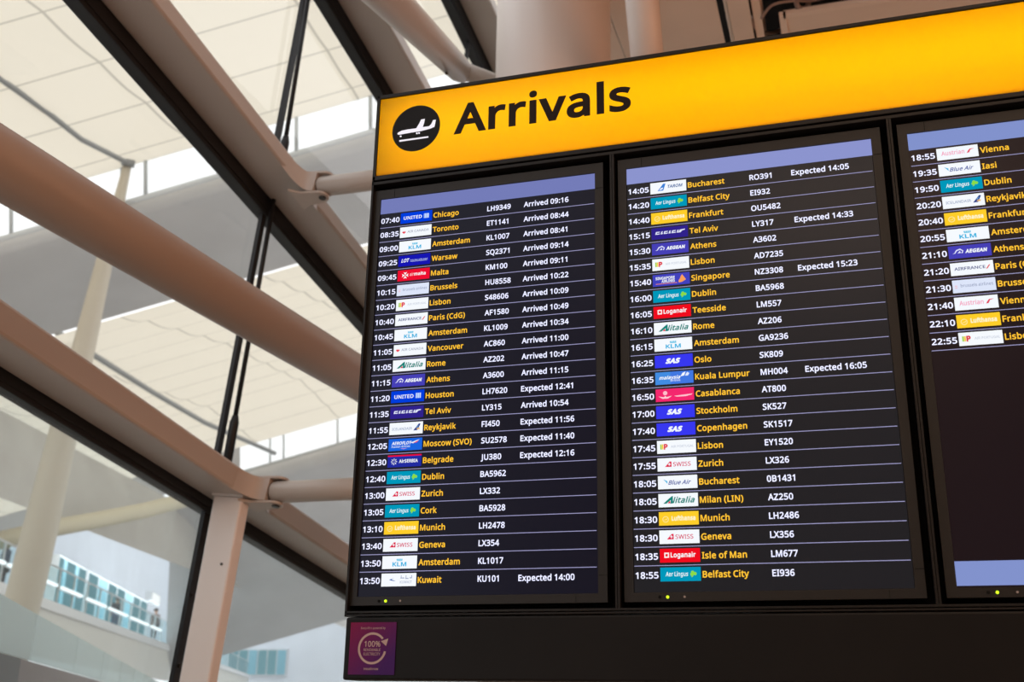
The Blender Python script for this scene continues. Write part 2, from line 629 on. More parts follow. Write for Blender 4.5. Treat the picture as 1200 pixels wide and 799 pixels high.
# people on the concourse
def person(loc, face, label, coat, legs, h=1.72, arm=0):
    t = thing('person', label, 'person', loc)
    f = Vector((face[0], face[1], 0)).normalized()
    r = Vector((f.y, -f.x, 0))
    k = h / 1.72

    def P(a, b, c): return tuple(r * a * k + f * b * k + Z * c * k)
    J = [P(0, 0, .95), P(0, 0, 1.15), P(0, .0, 1.36), P(0, .01, 1.46), P(0, .02, 1.53), P(0, .02, 1.62), P(0, .02, 1.70),
         P(.17, 0, 1.40), P(.22, .02, 1.14), P(.21, .14 + arm, .95), P(.21, .2 + arm, .88), P(-.17, 0, 1.40), P(-.22, .0, 1.14), P(-.22, .10, .92), P(-.22, .13, .84),
         P(.09, 0, .90), P(.10, .05, .50), P(.10, .02, .08), P(.11, .16, .03), P(-.09, 0, .90), P(-.10, -.02, .50), P(-.10, -.12, .08), P(-.11, .03, .03)]
    E = [(0, 1), (1, 2), (2, 3), (3, 4), (4, 5), (5, 6), (2, 7), (7, 8), (8, 9), (9, 10), (2, 11), (11, 12), (12, 13), (13, 14), (0, 15), (15, 16), (16, 17), (17, 18), (0, 19), (19, 20), (20, 21), (21, 22)]
    Rr = [.15, .14, .16, .06, .085, .10, .07, .075, .055, .042, .03, .075, .055, .042, .03, .095, .065, .045, .035, .095, .065, .045, .035]

    def skin(name, keep, rr, mt, grow=0.0):
        idx = {}
        vs, es = [], []
        for a, b in E:
            if a in keep and b in keep:
                for q in (a, b):
                    if q not in idx:
                        idx[q] = len(vs); vs.append(J[q])
                es.append((idx[a], idx[b]))
        me = bpy.data.meshes.new(name)
        me.from_pydata(vs, es, [])
        me.materials.append(M[mt])
        o = bpy.data.objects.new(name, me)
        COL.objects.link(o)
        o.parent = t
        sm = o.modifiers.new('skin', 'SKIN')
        sm.use_smooth_shade = True
        root = next(iter(idx))
        for q, i in idx.items():
            d = me.skin_vertices[0].data[i]
            d.radius = (rr[q] * k + grow,) * 2
            d.use_root = (q == root)
        o.modifiers.new('subdivision', 'SUBSURF').levels = 1
        return o
    body = skin('body', set(range(23)), Rr, 'skin')
    skin('coat', {0, 1, 2, 3, 7, 8, 9, 11, 12, 13, 15, 19}, Rr, coat, .018)
    skin('trousers', {0, 15, 16, 17, 19, 20, 21}, Rr, legs, .012)
    mb = MB()
    c = Vector(P(0, .0, 1.66))
    n1, n2 = 8, 12
    for i in range(n1 + 1):
        th = math.pi * .62 * i / n1
        for j in range(n2):
            ph = 2 * math.pi * j / n2
            q = Vector((math.sin(th) * math.cos(ph), math.sin(th) * math.sin(ph), math.cos(th)))
            mb.v.append(tuple(Vector(loc) + c + q * .118 * k - f * .012))
    for i in range(n1):
        for j in range(n2):
            a, b = i * n2 + j, i * n2 + (j + 1) % n2
            mb.f.append((a, b, b + n2, a + n2)); mb.m.append('hair_dark'); mb.sm.append(True)
    part(mb, 'hair', t)
    return t


person(bal(l_at_x(181, -.8, .9), -.8, 0), -DB + SB, 'person in a dark brown coat standing at the far glass balustrade', 'coat_brown', 'coat_dark')
person(bal(l_at_x(136, -1.3, .9), -1.3, 0), DB - SB * .3, 'person in a dark top walking below the strip lights', 'coat_dark', 'trouser_blue', 1.6)
person(bal(l_at_x(5, -1.2, .9), -1.2, 0), SB, 'person with dark hair near the left picture edge on the balcony', 'trouser_blue', 'coat_dark', 1.62)

# nearer bridge crossing at the lower left
G0 = at(0, 765, 10)
DG = ray(250, 842)
DG = Vector((DG.x, DG.y, 0)).normalized()
SG = Vector((DG.y, -DG.x, 0))


def br(l, s, z): return G0 + DG * l + SG * s + Z * z


def bslab(mb, l0, l1, s0, s1, z0, z1, mt):
    mb.hexa([br(l0, s0, z0), br(l1, s0, z0), br(l1, s1, z0), br(l0, s1, z0), br(l0, s0, z1), br(l1, s0, z1), br(l1, s1, z1), br(l0, s1, z1)], mt)


t = thing('footbridge', 'dark footbridge deck edge with frosted glass side in the lower left corner', 'bridge', br(0, -.5, -.3))
mb = MB(); bslab(mb, -6, 34, -1.6, 0, -.35, 0, 'bridge_mauve'); part(mb, 'deck', t)
mb = MB(); bslab(mb, -6, 1.0, .0, .03, -.35, -.005, 'bridge_dark'); part(mb, 'edge_plate', t)
for k in range(10):
    mb = MB(); bslab(mb, -6 + 4 * k + .02, -2.02 + 4 * k, -.06, -.035, .02, .5, 'frosted_glass'); part(mb, 'glass_panel', t)

mb = MB(); mb.box((-60, 92, 0), (25, 92.4, 24), 'far_wall'); structure(mb, 'wall_end')
mb = MB(); mb.box((-60, -12, -.2), (-3.2, 92, 0), 'far_floor'); structure(mb, 'floor')
mb = MB(); mb.box((-3.2, -12, -.2), (9.2, 40, 0), 'floor_stone'); structure(mb, 'floor')

# ================================================================== SETTING: leaning glass wall and its steel
E_ = Vector((0, .9895, -.1445)).normalized()      # fall of the transoms along the wall
LN = Vector((.0962, 0, .9954)).normalized()        # lean of the uprights
NN = E_.cross(LN); NN = NN.normalized()
if NN.x < 0: NN = -NN
V2 = NN.cross(E_).normalized()
if V2.z < 0: V2 = -V2


def W(s, vv, d):
    """wall point: s along the transoms, vv up the wall plane, d = distance out from the camera-side"""
    return CAM + E_ * s + V2 * vv - NN * d


def wall_sv(px, py, d):
    r = ray(px, py)
    tt = -d / NN.dot(r)
    P = r * tt
    return P.dot(E_), P.dot(V2)


DI, DO, DGL = 4.0, 4.33, 4.40      # inner face of the beams, outer face, glass plane


def wbox(mb, s0, s1, v0, v1, d0, d1, mt):
    mb.hexa([W(s0, v0, d0), W(s1, v0, d0), W(s1, v0, d1), W(s0, v0, d1), W(s0, v1, d0), W(s1, v1, d0), W(s1, v1, d1), W(s0, v1, d1)], mt)


def fitv(pts, d):
    q = [wall_sv(x, y, d)[1] for x, y in pts]
    return sum(q) / len(q)


BE = {}
BE['C'] = dict(top=fitv([(0, 347), (205, 493)], DI), mid=fitv([(0, 391), (172, 506)], DI), gb=fitv([(82, 506), (234, 594), (407, 700)], DO + .02))
BE['A'] = dict(top=fitv([(202, 0), (319, 154)], DI), mid=fitv([(180, 0), (312, 170)], DI), gb=fitv([(84, 0), (300, 238), (427, 383)], DO + .02))
dm = fitv([(400, 7), (459, 110)], DO)
BE['D'] = dict(top=fitv([(480.8, 61.8), (502.5, 101.8)], DI), mid=dm, gb=fitv([(380, 0), (444, 108)], DO + .02))
fm = fitv([(539, 0), (576, 84.5)], DO)
BE['F'] = dict(top=fitv([(575, 0), (581.6, 19.5)], DI), mid=fm, gb=fitv([(524, 0), (566, 80)], DO + .02))
for k in ('D', 'F'):
    BE[k]['top'] = max(BE[k]['top'], BE[k]['mid'] + .12)
LAB = {'C': ('lower tan steel transom beam, the one the white post meets', 'lower'), 'A': ('steep tan steel transom beam reaching the left top of the board', 'second'),
       'D': ('tan steel transom beam running into the sign corner from above', 'third'), 'F': ('tan steel transom beam just left of the thick round column', 'top')}
for k, e in BE.items():
    mb = MB()
    wbox(mb, -2, 16, e['mid'], e['top'], DI, DO, 'painted_steel')
    o = mb.build('transom_beam', None, .018)
    tag(o, LAB[k][0], 'steel beam')
    t = thing('glazing_bar', {'C': 'black glazing bar under the lower tan beam', 'A': 'black glazing bar along the steep tan beam', 'D': 'black glazing bar ending at the sign corner', 'F': 'black glazing bar beside the thick round column'}[k], 'glazing bar', W(8, e['gb'], DO))
    mb = MB(); wbox(mb, -2, 16, e['gb'], e['mid'] + .03, DO + .001, DO + .11, 'dark_gasket'); part(mb, 'bar', t, None, .006)
    mb = MB(); wbox(mb, -2, 16, e['gb'] + .03, e['gb'] + .05, DO - .008, DO + .004, 'dark_gasket'); part(mb, 'seal_strip', t)

# black mullions (uprights follow the lean LN)
sm, vm = wall_sv(244, 592, DO + .03)
lean_s = LN.dot(E_) / LN.dot(V2)


def up_s(vv): return sm + (vv - vm) * lean_s


def upright(mb, ds0, ds1, v0, v1, d0, d1, mt):
    mb.hexa([W(up_s(v0) + ds0, v0, d0), W(up_s(v0) + ds1, v0, d0), W(up_s(v0) + ds1, v0, d1), W(up_s(v0) + ds0, v0, d1),
             W(up_s(v1) + ds0, v1, d0), W(up_s(v1) + ds1, v1, d0), W(up_s(v1) + ds1, v1, d1), W(up_s(v1) + ds0, v1, d1)], mt)


for (v0, v1, wd, lab) in ((-1.2, BE['C']['gb'] + .02, .075, 'black mullion between the lower panes beside the white post'),
                          (BE['C']['top'] - .05, BE['A']['gb'] + .01, .052, 'black upright bar between the lower and the steep tan beams'),
                          (BE['A']['top'] - .05, BE['D']['gb'] + .01, .052, 'black upright bar above the steep tan beam'),
                          (BE['D']['top'] - .02, BE['F']['gb'] + .01, .05, 'thin black upright bar beside the tapered strut at the top')):
    t = thing('glazing_mullion', lab, 'mullion', W(up_s(v0), v0, DO + .05))
    off = 0 if v1 < 6 else (wall_sv(546, 60, DO + .05)[0] - up_s(BE['F']['gb'] - .1))
    mb = MB(); upright(mb, -wd / 2 + off, wd / 2 + off, v0, v1, DO + .02, DO + .05, 'dark_gasket'); part(mb, 'bar', t)
    if v0 < 0:
        mb = MB()
        for vv in (.35, .8, 1.25):
            c = W(up_s(vv), vv, DO + .02)
            mb.tube([c, c + NN * .012], .012, 'dark_bolt', 10)
        part(mb, 'screw_heads', t)
for (a, b, c_, lab) in (((361, 0), (334.9, 162), (333.2, 171), 'thin black tie rod above the steep tan beam'), ((318.8, 245), (275.5, 490), (267.7, 534), 'thin black tie rod above the lower tan beam')):
    pa, pb, pc = [W(*wall_sv(*q, DO - .03), DO - .03) for q in (a, b, c_)]
    t = thing('tie_rod', lab, 'rod', pc)
    mb = MB(); mb.tube([pa + (pa - pb) * .3, pb], .017, 'dark_gasket', 12); part(mb, 'rod', t)
    mb = MB(); d = (pb - pc).normalized(); mb.tube([pb + d * .02, pb - d * .03, pc - d * .25], [.02, .032, .032], 'dark_gasket', 12); part(mb, 'turnbuckle', t)

# panes
nw = 3
for lo, hi in ((None, 'C'), ('C', 'A'), ('A', 'D'), ('D', 'F')):
    v0 = -1.2 if lo is None else BE[lo]['mid'] + .02
    v1 = BE[hi]['gb'] + .02
    for (sa, sb) in ((-2, 'm'), ('m', 16)):
        mb = MB()
        q = []
        for dd in (DO + .05, DO + .062):
            q.append([W(up_s(v0) if sa == 'm' else sa, v0, dd), W(up_s(v0) if sb == 'm' else sb, v0, dd), W(up_s(v1) if sb == 'm' else sb, v1, dd), W(up_s(v1) if sa == 'm' else sa, v1, dd)])
        mb.hexa([q[0][0], q[0][1], q[1][1], q[1][0], q[0][3], q[0][2], q[1][2], q[1][3]], 'lower_glass' if lo is None else 'window_glass')
        structure(mb, f'window_{nw}')
        nw += 1

# white post under the lower beam
s0, _ = wall_sv(279, 620, DI)
s1, _ = wall_sv(290, 620, DI)
vt = BE['C']['mid']
t = thing('steel_post', 'white square steel post standing under the lower tan beam', 'post', W(s0, -2.0, DI + .1))
PD = 4.215


def pst(mb, ds0, ds1, v0, v1, d0, d1, mt):
    f = lambda vv, d, ds: W(s0 + (vv - 1.5) * lean_s + ds, vv, d)
    mb.hexa([f(v0, d0, ds0), f(v0, d0, ds1), f(v0, d1, ds1), f(v0, d1, ds0), f(v1, d0, ds0), f(v1, d0, ds1), f(v1, d1, ds1), f(v1, d1, ds0)], mt)


mb = MB(); pst(mb, 0, s1 - s0, -2.0, vt - .012, DI, PD, 'pale_steel'); part(mb, 'post_shaft', t, None, .012)
mb = MB(); pst(mb, -.01, s1 - s0 + .01, vt - .012, vt, DI - .005, PD + .01, 'pale_steel'); part(mb, 'cap_plate', t)
mb = MB()
p = W(s0 + (1.42 - 1.5) * lean_s, 1.42, DI + .06); mb.tube([p, p - E_ * .006], .009, 'dark_bolt', 10)
part(mb, 'screw_head', t)


# horizontal struts with clevis ends joining the beams to the column
def node(px, py, k, label):
    e = BE[k]
    s, vv = wall_sv(px, py, DI)
    c = W(s, vv, DI)
    X = Vector((1, 0, 0))
    t = thing('strut', label, 'strut', c)
    end = Vector((COLX - COLR * .985, c.y, c.z))
    mb = MB(); mb.tube([c + X * .14, c + X * .16, end], [.055, .072, .072], 'painted_steel', 28); part(mb, 'tube', t)
    for sg, nm in ((1, 'upper_lug'), (-1, 'lower_lug')):
        mb = MB()
        o = c + V2 * (.075 * sg) + (-.0 * V2)
        a = E_
        out = []
        out += [o - X * .02 - a * .13, o + X * .05 - a * .08]
        for j in range(9):
            th = -math.pi / 2 + math.pi * j / 8
            out.append(o + X * (.17 + .065 * math.cos(th)) + a * (.065 * math.sin(th)))
        out += [o + X * .05 + a * .08, o - X * .02 + a * .13]
        mb.prism(out, V2 * (.018 * sg), 'painted_steel')
        lug = part(mb, nm, t, None, .004)
    mb = MB()
    q = c + X * .19 - V2 * .091
    mb.tube([q + V2 * .18, q - V2 * .012], .026, 'dark_bolt', 14)
    part(mb, 'pin', t)
    mb = MB()
    n = 16
    up0, dn0 = e['top'] - vv - .006, vv - e['mid'] - .006
    for i in range(n + 1):
        q = i / n
        fl = (1 - q) ** 2.6
        wdt = .072 + .24 * fl
        pc = c + X * (-.02 + .16 * q)
        for (aa, bb) in ((-1, -1), (1, -1), (1, 1), (-1, 1)):
            hv = (dn0 * fl + .074 * (1 - fl)) if bb < 0 else (up0 * fl + .074 * (1 - fl))
            mb.v.append(tuple(pc + E_ * (aa * wdt) + V2 * (bb * hv)))
    for i in range(n):
        for j in range(4):
            a_, b_ = i * 4 + j, i * 4 + (j + 1) % 4
            mb.f.append((a_, b_, b_ + 4, a_ + 4)); mb.m.append('painted_steel'); mb.sm.append(False)
    mb.f.append(tuple(n * 4 + j for j in range(4))); mb.m.append('painted_steel'); mb.sm.append(False)
    part(mb, 'gusset', t)
    return t


cn = W(*wall_sv(370, 215, DI), DI)
COLY = cn.y + .15
colc = on_y(648.5, 45, COLY)
COLX = colc.x
dist = (colc - CAM).dot(FW)
COLR = 133.5 / FPX * dist / 2
ZC = 6.75                                     # hall soffit height
node(353, 222, 'A', 'short horizontal tan strut leaving the steep beam beside the sign')
node(297, 578, 'C', 'short horizontal tan strut leaving the lower beam beside the board')

mb = MB(); mb.tube([(COLX, COLY, 0), (COLX, COLY, ZC + 3)], COLR, 'column_paint', 72)
tag(mb.build('round_column'), 'thick round off-white column rising behind the sign', 'column')
mb = MB(); mb.tube([at(764, 130, 7.4), at(747, -60, 7.0)], .108, 'column_paint', 36)
tag(mb.build('slim_column'), 'slim off-white tube column beside the thick column above the sign', 'column')

# round rail tube across the glass wall
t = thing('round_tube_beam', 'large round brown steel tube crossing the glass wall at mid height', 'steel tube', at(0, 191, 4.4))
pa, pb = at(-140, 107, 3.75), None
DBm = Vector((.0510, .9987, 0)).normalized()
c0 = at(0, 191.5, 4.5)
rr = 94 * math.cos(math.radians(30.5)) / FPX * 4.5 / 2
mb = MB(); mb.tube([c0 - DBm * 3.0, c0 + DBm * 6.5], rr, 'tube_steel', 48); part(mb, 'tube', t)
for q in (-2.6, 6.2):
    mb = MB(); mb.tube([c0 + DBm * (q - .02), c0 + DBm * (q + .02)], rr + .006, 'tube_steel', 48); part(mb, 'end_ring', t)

# tapered strut above the sign
t = thing('tapered_strut', 'tapered round tan strut coming down to the sign top beside the thick column', 'strut', at(560, 92, 8.2))
A0, A1 = at(437, -20, 6.9), at(538, 81, 8.4)
ds = (A1 - A0)
pts = [A0 - ds * .5, A0, A0.lerp(A1, .5), A1, A1 + ds * .04, A1 + ds * .07]
mb = MB(); mb.tube(pts, [.145, .128, .112, .096, .083, .068], 'painted_steel', 40); part(mb, 'taper_tube', t)
A2 = at(600, 104, 8.6)
mb = MB(); mb.tube([A1, A1.lerp(A2, .5), A2], [.068, .066, .066], 'painted_steel', 24); part(mb, 'end_neck', t)
mb = MB(); p = A1 + RT * -.05; mb.tube([at(523, 86, 8.05), at(523, 86, 8.25)], .012, 'dark_bolt', 10); part(mb, 'bolt_head', t)

# hall soffit with the open void
xg0, xg1 = on_z(838, 0, ZC).x, on_z(851.5, 0, ZC).x
xp, xq = on_z(876, 0, ZC).x, on_z(889, 0, ZC).x
yv = on_z(970, 10.5, ZC).y
xb = on_z(918, 20, ZC).x
seam = on_z(716, 22, ZC).x
mb = MB(); mb.box((COLX - .1, -11, ZC), (seam - .006, 12, ZC + .05), 'soffit_panel'); structure(mb, 'ceiling')
mb = MB(); mb.box((seam + .006, -11, ZC), (xg0, 12, ZC + .05), 'soffit_panel'); structure(mb, 'ceiling')
mb = MB(); mb.box((xg1, -11, ZC), (xp, 12, ZC + .05), 'soffit_panel'); structure(mb, 'ceiling')
mb = MB(); mb.box((xb, yv, ZC), (9.2, 12, ZC + .05), 'soffit_panel')
structure(mb, 'ceiling')
mb = MB(); mb.box((xb, yv - .03, ZC - .012), (9.2, yv + .02, ZC + .02), 'soffit_edge'); mb.box((xb - .03, yv - .03, ZC - .012), (xb + .02, 12, ZC + .02), 'soffit_edge'); structure(mb, 'trim_1')
mb = MB(); mb.box((xp + .02, -11, ZC + .03), (xq, 12, ZC + .35), 'soffit_edge'); structure(mb, 'trim_2')
mb = MB(); mb.box((xq, -11, ZC), (9.2, yv - 2.2, ZC + .05), 'soffit_panel'); structure(mb, 'ceiling')
mb = MB(); mb.box((COLX + .6, -11, ZC + .9), (9.2, 12, ZC + .95), 'void_black'); structure(mb, 'ceiling')
mb = MB(); mb.tube([(xg1 - .015, -6, ZC + .04), (xg1 - .015, 12, ZC + .04)], .018, 'soffit_edge', 12)
tag(mb.build('conduit'), 'thin pale conduit in the dark ceiling gap above the sign', 'pipe')
for pts, lab, r_ in (([(892, 22, 0), (905, 6, .06), (930, 1, .1), (952, 1, .15), (990, -9, .2)], 'grey cable looping across the dark ceiling opening', .011),
                     ([(933, 2, .1), (936, 9, .05), (946, 8, .12), (950, -12, .3)], 'short grey pipe end in the dark ceiling opening', .02),
                     ([(880, 20, .06), (884, 30, .05), (892, 37, .12), (905, 39, .2), (915, 35, .3)], 'grey hose hanging at the edge of the ceiling opening', .016)):
    P_ = [on_z(a, b, ZC + c) for a, b, c in pts]
    sm_ = []
    for i in range(len(P_) - 1):
        p0, p1, p2, p3 = P_[max(0, i - 1)], P_[i], P_[i + 1], P_[min(len(P_) - 1, i + 2)]
        for k in range(6):
            q = k / 6
            sm_.append(.5 * ((2 * p1) + (p2 - p0) * q + (2 * p0 - 5 * p1 + 4 * p2 - p3) * q * q + (3 * p1 - p0 - 3 * p2 + p3) * q ** 3))
    mb = MB(); mb.tube(sm_ + [P_[-1]], r_, 'cable_grey', 10)
    tag(mb.build('ceiling_cable'), lab, 'cable')
mb = MB(); mb.box((9.0, -11, 0), (9.2, 12, ZC + 1), 'hall_wall'); structure(mb, 'wall_right')
mb = MB(); mb.box((-4, -11.2, 0), (9.2, -11, ZC + 1), 'hall_wall'); structure(mb, 'wall_back')
mb = MB(); mb.box((COLX + .5, 12, 0), (9.2, 12.2, ZC + 1), 'hall_wall'); structure(mb, 'wall_front')

# ================================================================== ARRIVALS BOARD
KF = 2.84364 / 2.86364


def B(x, z, y=0.0):
    """board point: x, z measured on the screen plane; y in front (-) or behind (+) of it"""
    return (x, y, z + ZO)


def F(x, z, y=-.02):
    """board point lying on the frame plane in front of the screens"""
    k = (y - CAM.y) / (0 - CAM.y)
    return (CAM.x + (x - CAM.x) * k, y, CAM.z + (z + ZO - CAM.z) * k)


def bx(mb, x0, x1, z0, z1, y0, y1, mt):
    a, b = F(x0, z0, y0), F(x1, z1, y0)
    mb.box((a[0], y0, a[2]), (b[0], y1, b[2]), mt)


XL, XR = -.0362, 2.2644
hs = thing('display_housing', 'black metal housing that carries the three flight screens', 'display housing', B(1.11, -1.44, .03))
mb = MB(); bx(mb, XL, XR, -1.262, .07, .07, .09, 'recess_black'); part(mb, 'back_plate', hs)
mb = MB(); bx(mb, XL, XR, .0555, .0655, -.02, .07, 'housing_black'); part(mb, 'top_rail', hs, None, .001)
mb = MB(); bx(mb, XL, XR, -1.2535, -1.2475, -.02, .07, 'housing_black'); bx(mb, XL, XR, -1.261, -1.2565, -.02, .07, 'housing_black'); part(mb, 'bottom_rail', hs, None, .001)
for x in (.7305, 1.5043):
    mb = MB()
    bx(mb, x - .0062, x - .0008, -1.2475, .0555, -.02, .07, 'housing_black')
    bx(mb, x + .0008, x + .0062, -1.2475, .0555, -.02, .07, 'housing_black')
    bx(mb, x - .0008, x + .0008, -1.2475, .0555, -.016, .07, 'recess_black')
    part(mb, 'divider', hs)
for x0, x1 in ((XL, XL + .006), (XR - .006, XR)):
    mb = MB(); bx(mb, x0, x1, -1.261, .0655, -.02, .07, 'housing_black'); part(mb, 'side_rail', hs)
mb = MB(); bx(mb, XL + .005, XR - .005, -1.429, -1.264, -.022, .07, 'panel_black'); part(mb, 'lower_panel', hs, None, .006)
mb = MB(); bx(mb, XL + .02, XR - .02, -1.262, .07, .09, .20, 'housing_black'); part(mb, 'rear_case', hs)
for x in (1.15, 2.1):
    mb = MB(); mb.box((x - .05, .12, 0), (x + .05, .18, ZO - 1.2), 'housing_black'); part(mb, 'support_leg', hs)

# --- illuminated sign (light box with lamps behind a translucent face)
sg = thing('arrivals_sign', 'long yellow backlit sign box reading Arrivals above the screens', 'sign', B(1.11, .07, .03))
z0, z1 = .0715, .3755
fw_ = .0105
mb = MB()
bx(mb, XL, XR, z1 - .0125, z1, -.022, .14, 'housing_black')
bx(mb, XL, XR, z0, z0 + .0145, -.022, .14, 'housing_black')
bx(mb, XL, XL + fw_, z0, z1, -.022, .14, 'housing_black')
bx(mb, XR - fw_, XR, z0, z1, -.022, .14, 'housing_black')
part(mb, 'frame', sg, None, .0015)
mat('box_white', (.85, .85, .82), .8, .2)
mb = MB()
bx(mb, XL + .004, XR - .004, z0 + .004, z1 - .004, .128, .135, 'box_white')
for xa, xb_, za, zb in ((XL + fw_, XL + fw_ + .002, z0 + .0145, z1 - .0125), (XR - fw_ - .002, XR - fw_, z0 + .0145, z1 - .0125), (XL + fw_, XR - fw_, z0 + .0145, z0 + .0165), (XL + fw_, XR - fw_, z1 - .0145, z1 - .0125)):
    bx(mb, xa, xb_, za, zb, -.012, .128, 'box_white')
part(mb, 'reflector', sg)
mt = bpy.data.materials.new('sign_face'); mt.use_nodes = True; nt = mt.node_tree; nt.nodes.clear()
o_ = nt.nodes.new('ShaderNodeOutputMaterial'); tr = nt.nodes.new('ShaderNodeBsdfTranslucent'); gl = nt.nodes.new('ShaderNodeBsdfGlossy'); mx = nt.nodes.new('ShaderNodeMixShader')
tr.inputs[0].default_value = (.95, .41, .0, 1); gl.inputs['Roughness'].default_value = .25; mx.inputs[0].default_value = .008
nt.links.new(tr.outputs[0], mx.inputs[1]); nt.links.new(gl.outputs[0], mx.inputs[2]); nt.links.new(mx.outputs[0], o_.inputs[0]); M['sign_face'] = mt
mb = MB()
a, b = F(XL + .006, z0 + .006, -.016), F(XR - .006, z1 - .006, -.016)
mb.poly([(a[0], -.016, a[2]), (b[0], -.016, a[2]), (b[0], -.016, b[2]), (a[0], -.016, b[2])], 'sign_face')
part(mb, 'light_face', sg, label='glowing yellow face of the sign')
emit('sign_lamp', (1, .98, .92), 4.7)
for zc in (.165, .285):
    for xa, xb_ in ((-.02, 1.0), (1.004, 2.2)):
        mb = MB(); mb.tube([B(xa, zc, .085), B(xb_, zc, .085)], .013, 'sign_lamp', 12); part(mb, 'lamp_tube', sg)

# --- text
from mathutils.geometry import delaunay_2d_cdt
# outlines of the humanist lettering used on the board: character, advance, closed contours x, y in thousandths
GLY = {}


def G(ch, adv, *cs):
    GLY[ch] = (adv / 1000, [[(c[i] / 1000, c[i + 1] / 1000) for i in range(0, len(c), 2)] for c in cs])


G('0', 459, [419, 287, 418, 242, 415, 201, 409, 163, 401, 128, 390, 97, 376, 70, 359, 47, 339, 27, 316, 12, 290, 1, 261, -6, 229, -8, 188, -4, 153, 8, 122, 27, 97, 54, 76, 88, 60, 129, 48, 176, 42, 229, 39, 287, 41, 346, 48, 399, 58, 446, 73, 486, 93, 520, 119, 547, 149, 566, 186, 578, 229, 581, 269, 578, 304, 566, 335, 547, 361, 520, 382, 486, 399, 446, 410, 399, 417, 346], [110, 287, 111, 238, 115, 194, 121, 156, 131, 125, 143, 98, 159, 78, 178, 64, 202, 55, 229, 52, 256, 55, 279, 64, 298, 78, 314, 98, 326, 124, 336, 156, 343, 194, 347, 238, 348, 287, 347, 336, 343, 380, 336, 417, 326, 449, 314, 475, 298, 495, 279, 510, 256, 518, 229, 521, 202, 518, 178, 510, 159, 495, 143, 475, 131, 449, 121, 417, 115, 380, 111, 336])
G('1', 459, [285, 0, 216, 0, 216, 450, 217, 460, 217, 470, 219, 499, 203, 483, 196, 477, 169, 455, 108, 405, 71, 452, 226, 573, 285, 573])
G('2', 459, [417, 0, 38, 0, 38, 59, 188, 210, 216, 238, 240, 264, 261, 287, 280, 309, 295, 331, 306, 353, 315, 376, 320, 399, 322, 424, 318, 453, 309, 477, 294, 496, 273, 510, 249, 518, 221, 520, 194, 519, 169, 514, 147, 506, 126, 495, 104, 482, 83, 466, 45, 513, 60, 526, 94, 548, 113, 557, 132, 565, 153, 572, 174, 577, 197, 580, 221, 581, 255, 579, 285, 572, 313, 562, 336, 548, 356, 531, 372, 510, 384, 485, 391, 458, 394, 428, 392, 399, 386, 371, 375, 344, 361, 318, 344, 292, 324, 267, 301, 241, 247, 185, 128, 67, 417, 64])
G('3', 459, [395, 439, 394, 414, 389, 392, 381, 372, 370, 355, 356, 339, 340, 326, 321, 316, 300, 307, 277, 302, 277, 298, 319, 290, 353, 276, 379, 255, 398, 229, 409, 198, 413, 163, 410, 131, 403, 101, 390, 74, 371, 50, 348, 30, 318, 14, 283, 2, 241, -6, 193, -8, 164, -7, 136, -5, 110, -1, 85, 5, 60, 13, 36, 23, 36, 89, 61, 78, 87, 69, 114, 61, 141, 56, 168, 52, 194, 51, 241, 55, 278, 65, 305, 81, 324, 104, 335, 132, 339, 164, 337, 187, 331, 206, 320, 223, 306, 236, 288, 247, 265, 255, 240, 261, 211, 264, 179, 265, 123, 265, 123, 326, 180, 326, 209, 327, 236, 332, 259, 339, 278, 350, 294, 362, 307, 377, 316, 394, 321, 413, 323, 434, 320, 460, 311, 481, 295, 498, 274, 511, 249, 519, 219, 521, 199, 521, 181, 519, 147, 511, 132, 505, 117, 498, 103, 491, 75, 473, 39, 521, 61, 537, 87, 550, 115, 563, 147, 573, 181, 579, 218, 581, 273, 576, 317, 563, 352, 540, 376, 511, 390, 477])
G('4', 459, [443, 130, 359, 130, 359, 0, 291, 0, 291, 130, 17, 130, 17, 190, 286, 576, 359, 576, 359, 193, 443, 193], [291, 412, 292, 423, 292, 434, 293, 444, 293, 454, 294, 464, 294, 483, 295, 492, 295, 500, 287, 490, 282, 479, 276, 468, 270, 456, 263, 446, 257, 438, 86, 193, 291, 193])
G('5', 459, [221, 351, 258, 349, 292, 342, 322, 331, 349, 316, 371, 297, 389, 274, 402, 247, 410, 217, 413, 183, 410, 145, 402, 111, 387, 81, 368, 54, 343, 32, 314, 15, 280, 2, 242, -5, 199, -8, 170, -7, 142, -4, 116, 0, 91, 6, 70, 14, 51, 23, 51, 90, 71, 79, 95, 70, 121, 62, 148, 57, 174, 53, 200, 52, 227, 54, 252, 58, 274, 65, 293, 76, 310, 89, 323, 106, 333, 126, 339, 149, 341, 176, 337, 210, 325, 239, 306, 262, 279, 279, 243, 289, 197, 292, 182, 291, 164, 290, 146, 288, 128, 285, 112, 283, 99, 280, 64, 302, 86, 573, 373, 573, 373, 508, 146, 508, 132, 342, 142, 344, 169, 348, 185, 350, 202, 351])
